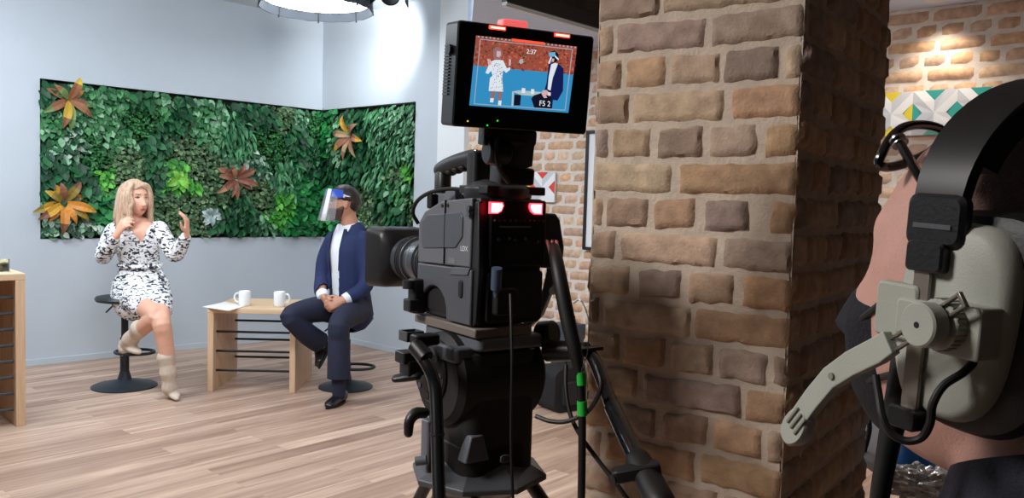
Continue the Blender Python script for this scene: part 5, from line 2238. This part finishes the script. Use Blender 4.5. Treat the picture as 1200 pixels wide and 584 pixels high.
T('clamp', mb, M_black, pb2)
# right knob under the camera
mb = MB()
mb.cyl(A(632, 392, 1.62), A(650, 391, 1.60), .026, n=24, ch=.004)
T('tilt_lock_knob', mb, M_black)
# left stepped lock block, tray and levers
mb = MB()
mb.rbox(A(480, 418, 1.56), (.045, .04, .022), .004)
mb.rbox(A(483, 430, 1.56), (.036, .04, .030), .004)
sweep(mb, [(A(489, 440, 1.55), .016, .009), (A(475, 442, 1.55), .015, .009), (A(463, 444, 1.55), .012, .007)], (0, 1, 0))
T('tilt_lock', mb, M_black, angle=40)
mb = MB()
for dx, dy in ((0, 0),):
    q = A(482, 398, 1.52)
    mb.box(q, (.036, .034, .004))
    for sx, sy, w, h in ((-1, 0, .003, .034), (1, 0, .003, .034), (0, -1, .036, .003), (0, 1, .036, .003)):
        mb.box(q + V((sx * .0165, sy * .0155, .008)), (w, h, .018))
T('side_tray', mb, M_grey, bevel=.001)
mb = MB()
sweep(mb, [(A(497, 484, 1.50), .012, .010), (A(487, 485, 1.49), .012, .011), (A(480, 494, 1.48), .009, .010), (A(478.5, 508, 1.48), .010, .008)], (0, 1, 0))
T('brake_lever', mb, M_black)
mb = MB()
mb.cyl(A(487, 541, 1.50), A(500, 539, 1.50), .009, n=14)
mb.rbox(A(502, 522, 1.53), (.02, .03, .10), .006)
T('brake_knob', mb, M_grey2)
# ------------------------------------------------------------------ camera operator at the right edge
PHI = math.radians(25)
OSC = 1.05
EAR = at(1132, 375, .42)
orr = V((math.cos(PHI), math.sin(PHI), 0))
ohh = V((-math.sin(PHI), math.cos(PHI), 0))
opit = .05
oh2 = ohh * math.cos(opit) + UP * math.sin(opit)
ou2 = UP * math.cos(opit) - ohh * math.sin(opit)
OC = EAR + orr * .100 + oh2 * .030 + ou2 * .004
OH = frame(OC, orr, oh2, ou2)
OHi = OH.inverted()
OHS = OH @ Matrix.Translation(V((0, -.020, 0)))          # the headset sits a little behind the middle of the head
op = thing('person', 'camera operator in a dark navy top and mask, seen from behind at the right edge', 'person', V((OC.x, OC.y, 0)))
b0 = V((OC.x, OC.y, 0)) - ohh * .05


def ob(r_, f_, z_):
    return b0 + orr * r_ + ohh * f_ + UP * z_


M_skino = mat('skin_pink', (204, 156, 142), .48, sss=.12, var=.07, vscale=45, bump=.15, bscale=500)
tor = [(ob(0, .0, .74), .155, .11), (ob(0, .0, .88), .15, .105), (ob(0, .01, 1.0), .17, .115), (ob(0, .0, 1.10), .175, .11), (ob(0, -.005, 1.165), .15, .08)]
arms, legs = [], []
for s in (-1, 1):
    arms.append([(ob(s * .175, -.01, 1.135), .052), (ob(s * .205, -.01, .98), .043), (ob(s * .215, .0, .87), .039), (ob(s * .19, .10, .86), .035), (ob(s * .15, .21, .87), .027)])
    legs.append([(ob(s * .085, .0, .72), .085), (ob(s * .09, .01, .56), .07), (ob(s * .092, .015, .40), .055), (ob(s * .092, .0, .26), .05), (ob(s * .092, -.01, .08), .036)])
mb = MB()
for ch in [tor] + arms + legs:
    sweep(mb, ch, orr)
sweep(mb, [(ob(0, -.005, 1.15), .10, .07), (ob(0, .0, 1.20), .066, .062), (ob(0, .015, 1.265), .056, .058), (ob(0, .045, 1.33), .056, .062), (OC - oh2 * .01, .05, .06)], orr)
add_head(mb, OH, OSC, 72, 56)
for s, ch in zip((-1, 1), arms):
    hand(mb, ch[-1][0] + ohh * .012, ohh + UP * -.15, UP * -1, orr * -s, .95, (.6, .65, .7, .75))
body = fuse(mb, .0045, 3)
body.build('body', M_skino, op, angle=180)
M_navy = mat('dark_navy_cotton', (24, 26, 40), .85, bump=.3, bscale=400)
mb = MB()
sweep(mb, [(p[0], p[1] + .016, p[2] + .018) for p in tor], orr)
for ch in arms:
    sweep(mb, [(p[0], p[1] + .014) for p in ch[:3]], orr)
sweep(mb, [(ob(0, -.01, 1.15), .125, .085), (ob(0, -.004, 1.195), .085, .078), (ob(0, .0, 1.222), .072, .072)], orr)
sh = fuse(mb, .008, 3)
o = sh.build('shirt', M_navy, op, angle=180)
mb = MB()
cp_ = ob(0, .006, 1.270)
rings = []
for k in range(33):
    a = 2 * PI * k / 32
    d = orr * math.cos(a) + ohh * math.sin(a)
    lift = UP * (-.028 * math.sin(a) - .014 * math.cos(a))
    rings.append([cp_ + d * .078 + lift + UP * -.05, cp_ + d * .069 + lift + UP * .012, cp_ + d * .074 + lift + UP * .013, cp_ + d * .092 + lift + UP * -.055])
mb.loft(rings, cap=False)
mb.build('shirt_collar', M_navy, op, angle=50)
mb = MB()
sweep(mb, [(ob(0, 0, .84), .165, .12), (ob(0, 0, .72), .17, .125)], orr)
for ch in legs:
    sweep(mb, [(p[0], p[1] + .018) for p in ch], orr)
fuse(mb, .009, 3).build('trousers', M_blackmatte, op, angle=180)
for s in (-1, 1):
    mb = MB()
    a, b = ob(s * .092, -.05, .0), ob(s * .10, .20, .0)
    f = (b - a).normalized()
    sweep(mb, [(a + UP * .045, .036, .044), (a + f * .10 + UP * .04, .04, .04), (a + f * .18 + UP * .028, .044, .027), (b + UP * .022, .034, .02)], f.cross(UP), 4)
    mb.build('shoe', M_shoe, op)
stub = lambda p: min(1, (p.z - (.060 - .8 * max(0, -(p.y - .03)))) * 30) if p.y < .03 else -1
head_shell(OH, .0030, stub, OSC, 100, 80, blend=True).build('cropped_hair', mat('cropped_hair', (92, 66, 58), .8, var=.2, vscale=120, bump=.4, bscale=700), op, angle=180)
# face mask
mk = lambda p: min(1, min((p.y - .056 - .2 * max(0, -p.z - .06)) * 40, (-.014 - p.z + .35 * max(0, p.y - .075)) * 60, (p.z + .118) * 60)) if p.y > .0 else -1
m_ = head_shell(OH, .006, mk, OSC, 140, 100, blend=True)
mo = m_.build('face_mask', mat('navy_mask', (12, 15, 26), .85, bump=.4, bscale=300), op, angle=180)
mo['label'] = 'dark navy cloth face mask'
from mathutils.bvhtree import BVHTree
skin_tree = BVHTree.FromPolygons([tuple(p) for p in body.v], body.f)


def onskin(px_, py_, lift=.0015):
    o_ = V((0, 0, H))
    d = (at(px_, py_, 1.0) - o_).normalized()
    hit = skin_tree.ray_cast(o_, d)
    return hit[0] - d * lift if hit[0] is not None else at(px_, py_, .5)


for pts in ([(1005, 379), (1014, 371), (1028, 360), (1044, 347), (1060, 338)], [(1012, 449), (1022, 445), (1034, 442), (1050, 438)]):
    mb = MB()
    mb.tube([onskin(*p) for p in pts], .0024, n=8, smooth=5)
    mb.build('ear_loop', M_rubber, mo)

# ---- headset
hs_ = thing('headset', 'large grey and black intercom headset with a boom microphone on the camera operator', 'headset', OHS @ V((0, 0, .15)))
M_cup = mat('headset_grey', (176, 179, 169), .5, var=.04, bump=.08, bscale=900)
M_cup2 = mat('headset_grey_dark', (136, 136, 126), .5)
M_pad = mat('black_leatherette', (15, 15, 16), .5, bump=.08, bscale=500)
M_strip = mat('satin_metal_strip', (150, 142, 132), .4, .75)


def dcup(x, w, h, cz=-.006, cy=-.012, n=40, e=2.8):
    r_ = []
    for k in range(n):
        a = 2 * PI * k / n
        c_, s_ = math.cos(a), math.sin(a)
        y = math.copysign(abs(c_) ** (2 / e), c_) * w / 2
        z = math.copysign(abs(s_) ** (2 / e), s_) * h / 2
        y += -.05 * z
        r_.append(V((x, cy + y * (1 + .9 * z), cz + z)))
    return r_


for s in (-1, 1):
    X = s * .0805
    mb = MB(OHS)
    mb.loft([dcup(X + s * q, w, h) for q, w, h in ((-.004, .070, .094), (.0, .088, .112), (.010, .094, .118), (.017, .088, .112), (.020, .074, .10))])
    mb.build('ear_cushion', M_pad, hs_)
    mb = MB(OHS)
    mb.loft([dcup(X + s * q, w, h, cy=-.006) for q, w, h in ((.016, .064, .104), (.022, .064, .104), (.028, .060, .100), (.031, .052, .092))])
    mb.build('ear_cup', M_cup, hs_, angle=50)
XO = -.0805 - .031
# headband: bow over the crown
mb = MB(OHS)


def bow(t, r_add=0.0):
    a = PI * t
    return V(((-.107 - r_add) * math.cos(a), .004 + .0 * t, .052 + (.072 + r_add) * math.sin(a)))


def bandring(t, wy, r0, r1):
    p0, p1 = bow(t, r0), bow(t, r1)
    wv = V((0, wy / 2, 0))
    i = (p1 - p0).normalized() * min(.002, (r1 - r0) * .4)
    return [p0 - wv, p0 + wv, p1 + wv - i, p1 + wv * .93, p1 - wv * .93, p1 - wv - i]


mb.loft([bandring(k / 30, .029 + .008 * math.sin(PI * k / 30), .0, .006) for k in range(31)])
mb.build('headband', mat('headband_vinyl', (20, 21, 24), .42), hs_, angle=50)
mb = MB(OHS)
mb.loft([bandring(.10 + .80 * k / 24, .034, -.010, .001) for k in range(25)])
mb.build('headband_pad', M_pad, hs_, angle=50)
for s in (-1, 1):
    mb = MB(OHS)
    mb.rbox((s * .110, .004, .046), (.009, .034, .028), .006, axis='x')
    mb.rbox((s * .112, .005, .027), (.012, .022, .016), .003, axis='x')
    bl = mb.build('band_block', M_black, hs_)
    mb = MB(OHS)
    mb.box((s * .1148, .004, .043), (.001, .022, .0025))
    mb.build('release_pin', M_metal, bl, smooth=False)
    mb = MB(OHS)
    mb.box((s * .1135, .007, -.015), (.0025, .0100, .085))
    mb.build('slide_strip', M_strip, hs_, bevel=.0006)
    mb = MB(OHS)
    mb.rbox((s * .1125, .008, -.060), (.012, .018, .012), .003, axis='x')
    mb.build('strip_end', M_black, hs_)


def hq(x, y, D):
    return at(x, y, D)


# microphone mount block with its boom
mb = MB(OHS)
mb.rbox((XO - .006, -.024, -.006), (.016, .024, .026), .002, axis='x')
mb.rbox((XO - .001, .020, -.004), (.008, .026, .030), .003, axis='x')
mb.rbox((XO - .003, -.002, -.006), (.008, .04, .02), .003, axis='x')
mt = mb.build('boom_mount', M_cup, hs_, bevel=.0006)
mb = MB(OHS)
mb.cyl((XO - .0135, -.026, -.004), (XO - .0145, -.026, -.004), .0022, n=12)
mb.build('mount_screw', M_strip, mt)
KN = at(1074, 381, .398)
kn = (V((0, 0, H)) - KN).normalized()
kax = (OH.to_3x3() @ V((-1, .12, 0))).normalized()
K0 = KN - kax * .022
mb = MB()
mb.cyl(K0, K0 + kax * .010, .0128, n=32, ch=.0005)
mb.cyl(K0 + kax * .012, KN, .0112, n=32, ch=.0010)
kb_ = mb.build('pivot_knob', M_cup, hs_)
mb = MB()
for k in range(28):
    a = 2 * PI * k / 28
    x_ = kax.orthogonal().normalized()
    y_ = kax.cross(x_)
    d = x_ * math.cos(a) + y_ * math.sin(a)
    mb.cyl(K0 + kax * .001 + d * .0126, K0 + kax * .0095 + d * .0126, .0007, n=5)
mb.build('knurling', M_cup2, kb_)
mb = MB()
mb.cyl(KN - kax * .0002, KN + kax * .0003, .0016, n=10)
mb.build('knob_screw', M_black, kb_)


def flatbar(mb, P, w, t, nrm, mi=0):
    """flat bar through points, broad side facing nrm"""
    rings = []
    for i, p in enumerate(P):
        d = (P[min(i + 1, len(P) - 1)] - P[max(i - 1, 0)]).normalized()
        s_ = d.cross(nrm).normalized()
        n_ = s_.cross(d)
        ww = w[i] if isinstance(w, (list, tuple)) else w
        rings.append([p + s_ * ww / 2 + n_ * t / 2, p - s_ * ww / 2 + n_ * t / 2, p - s_ * ww / 2 - n_ * t / 2, p + s_ * ww / 2 - n_ * t / 2])
    mb.loft(rings, mi)


kk = KN - kax * .0115
vd = (kk - V((0, 0, H))).length


def onk(x, y, push=0.0):
    return onplane(x, y, kk + kax * push, kax)


mb = MB()
A0, A1 = onk(1036, 411), onk(1128, 352)
d_ = (A1 - A0).normalized()
s_ = d_.cross(kax).normalized()
for o_ in (-.0032, .0032):
    flatbar(mb, [A0 + s_ * o_, A1 + s_ * o_], .0018, .0026, kax)
flatbar(mb, [A1 - d_ * .001, A1 + d_ * .0012], .0084, .0026, kax)
flatbar(mb, [A0 - d_ * .001, A0 + d_ * .002], .0084, .0026, kax)
mb.build('slotted_arm', M_strip, hs_, bevel=.0004)
B = [onk(1045, 401, .001), onk(1030, 411, .001), onk(1000, 426, .002), onk(975, 443, .003), onk(955, 467, .004), onk(937, 492, .005)]
mb = MB()
flatbar(mb, B, [.0128, .0142, .0140, .0132, .0132, .0130], .006, kax)
bm_o = mb.build('boom_arm', M_cup, hs_, bevel=.0008, smooth=False)
mb = MB()
e0, e1 = onk(945, 487, .0045), onk(925, 513, .006)
dd = (e1 - e0).normalized()
ss_ = dd.cross(kax).normalized()
mb.loft([[(e0 + e1) / 2 + kax * z + dd * (.0140 * q * math.cos(2 * PI * k / 28)) + ss_ * (.0098 * q * math.sin(2 * PI * k / 28)) for k in range(28)] for z, q in ((-.005, .85), (-.003, 1), (.002, 1), (.004, .86))])
mc = mb.build('microphone_capsule', M_cup, hs_, angle=40)
mb = MB()
for j in (-1, 0, 1):
    c_ = (e0 + e1) / 2 + ss_ * (j * .0044) - dd * .006 + kax * .0038
    flatbar(mb, [c_ - dd * .006, c_ + dd * .007], .0018, .003, kax)
mb.build('capsule_rib', M_cup2, mc, bevel=.0004)
mb = MB()
cpx, cpy = 974, 433
q_ = onk(974, 441, .0065)
mb.cyl(q_ - kax * .0005, q_ + kax * .0006, .0020, n=14)
mb.build('arm_screw', M_cup2, bm_o)
# cables of the headset
D_ = .40
mb = MB()
mb.tube([at(1148, 408, .405), at(1146, 418, .403), at(1130, 436, .402), at(1106, 452, .402), at(1093, 474, .402), at(1090, 496, .404), at(1080, 513, .408), at(1062, 517, .412), at(1044, 508, .416), at(1034, 488, .42), at(1030, 465, .425), at(1026, 440, .43)], .0021, n=10, smooth=5)
mb.build('microphone_lead', M_rubber, hs_)
mb = MB()
mb.cyl(at(1148, 404, .405), at(1147, 418, .403), .0034, n=12, ch=.0006)
mb.build('lead_boot', M_rubber, hs_)
mb = MB()
mb.tube([at(1064, 398, .452), at(1062, 425, .450), at(1057, 455, .45), at(1047, 495, .45), at(1038, 540, .45), at(1030, 590, .45), at(1022, 680, .45), at(1016, 800, .45)], [.0078, .0082, .0080, .0066, .0056, .0052, .005, .005], n=14, smooth=5)
mb.build('main_cable', M_rubber, hs_)

# ---- spectacles pushed up on the forehead
M_frame = mat('glasses_frame', (16, 15, 16), .22, coat=.5)
gl = thing('spectacles', 'black framed spectacles pushed up onto the operator\'s forehead', 'glasses', at(1065, 172, .52))
ringpx = [(1030, 191, .508), (1033, 181, .508), (1043, 163, .512), (1056, 151, .518), (1072, 146.5, .526), (1090, 147.5, .536), (1103, 152, .544), (1109, 158, .548), (1103, 166, .544), (1088, 179, .534), (1070, 188, .524), (1052, 194.5, .515), (1037, 196, .509)]
R1 = [at(*q) for q in ringpx]
shift = orr * .069 + oh2 * .0
Rm = sum(R1, V()) / len(R1)


def mirror(p):
    q = OHi @ p
    return OH @ V((-q.x, q.y, q.z))


for R_ in (R1, [mirror(p) for p in R1]):
    mb = MB()
    mb.tube(R_, .0030, n=10, smooth=4, closed=True)
    rm = mb.build('rim', M_frame, gl)
    c_ = sum(R_, V()) / len(R_)
    Ps, _q = spline(R_, [0] * len(R_), 4, True)
    mb = MB()
    mb.add(Ps + [c_], [(i, (i + 1) % len(Ps), len(Ps)) for i in range(len(Ps))])
    lo_ = mb.build('lens', mat('spectacle_lens', (225, 232, 236), .03, alpha=.22, coat=1), rm)
    solidify(lo_, .001)
i_ = max(range(len(R1)), key=lambda k: (OHi @ R1[k]).x)
mb = MB()
mb.tube([R1[i_], (R1[i_] + mirror(R1[i_])) / 2 + ou2 * .004, mirror(R1[i_])], .0018, n=8, smooth=5)
mb.build('bridge', M_frame, gl)
for k_, fn in enumerate((lambda p: p, mirror)):
    tpts = [fn(p) for p in (at(1049, 159, .506), at(1058, 174, .499), at(1072, 198, .490), at(1088, 224, .482), at(1104, 250, .472))]
    mb = MB()
    mb.tube(tpts, [.0034, .0042, .0044, .0042, .004], n=10, smooth=4, flat=.7)
    tm = mb.build('temple_arm', M_frame, gl)
    mb = MB()
    a_, b_2 = tpts[0], tpts[1]
    mb.cyl(a_ + (b_2 - a_) * .25, a_ + (b_2 - a_) * .38, .0050, n=12)
    mb.cyl(a_ + (b_2 - a_) * .62, a_ + (b_2 - a_) * .70, .0050, n=12)
    mb.build('hinge', M_metal, tm)

# ------------------------------------------------------------------ desk with clutter beyond the pillar
DK = frame((1.00, 2.02, 0), (1, 0, 0), (0, 1, 0), (0, 0, 1))
dk = thing('desk', 'grey topped desk beyond the brick pillar, mostly hidden by the operator', 'desk', DK)
DZ = .74
mb = MB()
mb.rbox((.55, .36, DZ - .014), (1.1, .72, .028), .008)
mb.build('desk_top', mat('desk_grey', (104, 106, 112), .5), dk, world=False)
for x, y in ((.05, .05), (1.05, .05), (.05, .67), (1.05, .67)):
    mb = MB()
    mb.rbox((x, y, (DZ - .028) / 2), (.05, .05, DZ - .028), .006)
    mb.build('leg', M_black, dk, world=False)
# crumpled clear bag
fp = onfloor(1074, 574, DZ)
mb = MB()
rg = random.Random(9)
rings = []
for i in range(1, 16):
    a = PI * .5 * i / 15 if i < 15 else PI * .5
    rings.append((i, a))
vs, fs = [], []
NN, MM = 34, 18
for j in range(MM + 1):
    th = PI * .5 * (1 - j / MM)
    for k in range(NN):
        ph = 2 * PI * k / NN
        d = V((math.sin(th) * math.cos(ph) if j < MM else 0.0, math.sin(th) * math.sin(ph) if j < MM else 0.0, math.cos(th)))
        nn = noise.noise(d * 3.1 + V((4, 0, 0))) * .35 + abs(noise.noise(d * 7.0)) * .45
        r_ = 1 + nn * .8
        vs.append((fp.x + d.x * .085 * r_, fp.y + d.y * .075 * r_, DZ + .001 + max(0, d.z) * .052 * r_))
for j in range(MM):
    for k in range(NN):
        fs.append((j * NN + k, j * NN + (k + 1) % NN, (j + 1) * NN + (k + 1) % NN, (j + 1) * NN + k))
fs.append(tuple(range(NN - 1, -1, -1)))
mb.add(vs, fs)
tag(mb.build('crumpled_foil', mat('silver_foil', (235, 237, 240), .3, .35, bump=1.0, bscale=40), angle=12), 'crumpled shiny silver foil on the grey desk', 'foil')
# blue spray bottle lying beside it
bp_ = onfloor(1073, 545, DZ)
bt = thing('spray_bottle', 'bright blue bottle standing on the grey desk behind the operator\'s neck', 'bottle', yawframe(V((bp_.x, bp_.y, DZ + .0005)), .3) @ Matrix.Scale(1.25, 4))
M_blue = mat('blue_plastic', (56, 146, 240), .35)
mb = MB()
mb.lathe([(0, 0), (.036, 0), (.040, .006), (.040, .055), (.034, .075), (.018, .09), (.016, .10), (0, .10)], n=28)
mb.build('bottle_body', M_blue, bt, world=False)
mb = MB()
mb.lathe([(0, .099), (.019, .099), (.019, .118), (.012, .122), (0, .122)], n=20)
mb.rbox((-.02, 0, .128), (.06, .022, .02), .006)
mb.build('spray_head', M_blue, bt, world=False)
mb = MB()
mb.rbox((0, -.0395, .045), (.04, .004, .03), .003)
mb.build('blank_label', M_paper, bt, world=False)
for nm, lab, pp, r in (('cable_loop', 'black cable loop standing on the desk beside the blue bottle', [(1066, 540, 2.28), (1063, 528, 2.28), (1068, 512, 2.28), (1078, 514, 2.30), (1086, 530, 2.32), (1092, 542, 2.34)], .006),
                       ('hanging_cable', 'black cable curving along the right edge of the brick pillar above the desk', [(1004, 470, 2.30), (1014, 482, 2.30), (1019, 502, 2.30), (1012, 532, 2.30)], .007)):
    mb = MB()
    mb.tube([at(*q) for q in pp], r, n=10, smooth=5)
    tag(mb.build(nm, M_rubber), lab, 'cable')
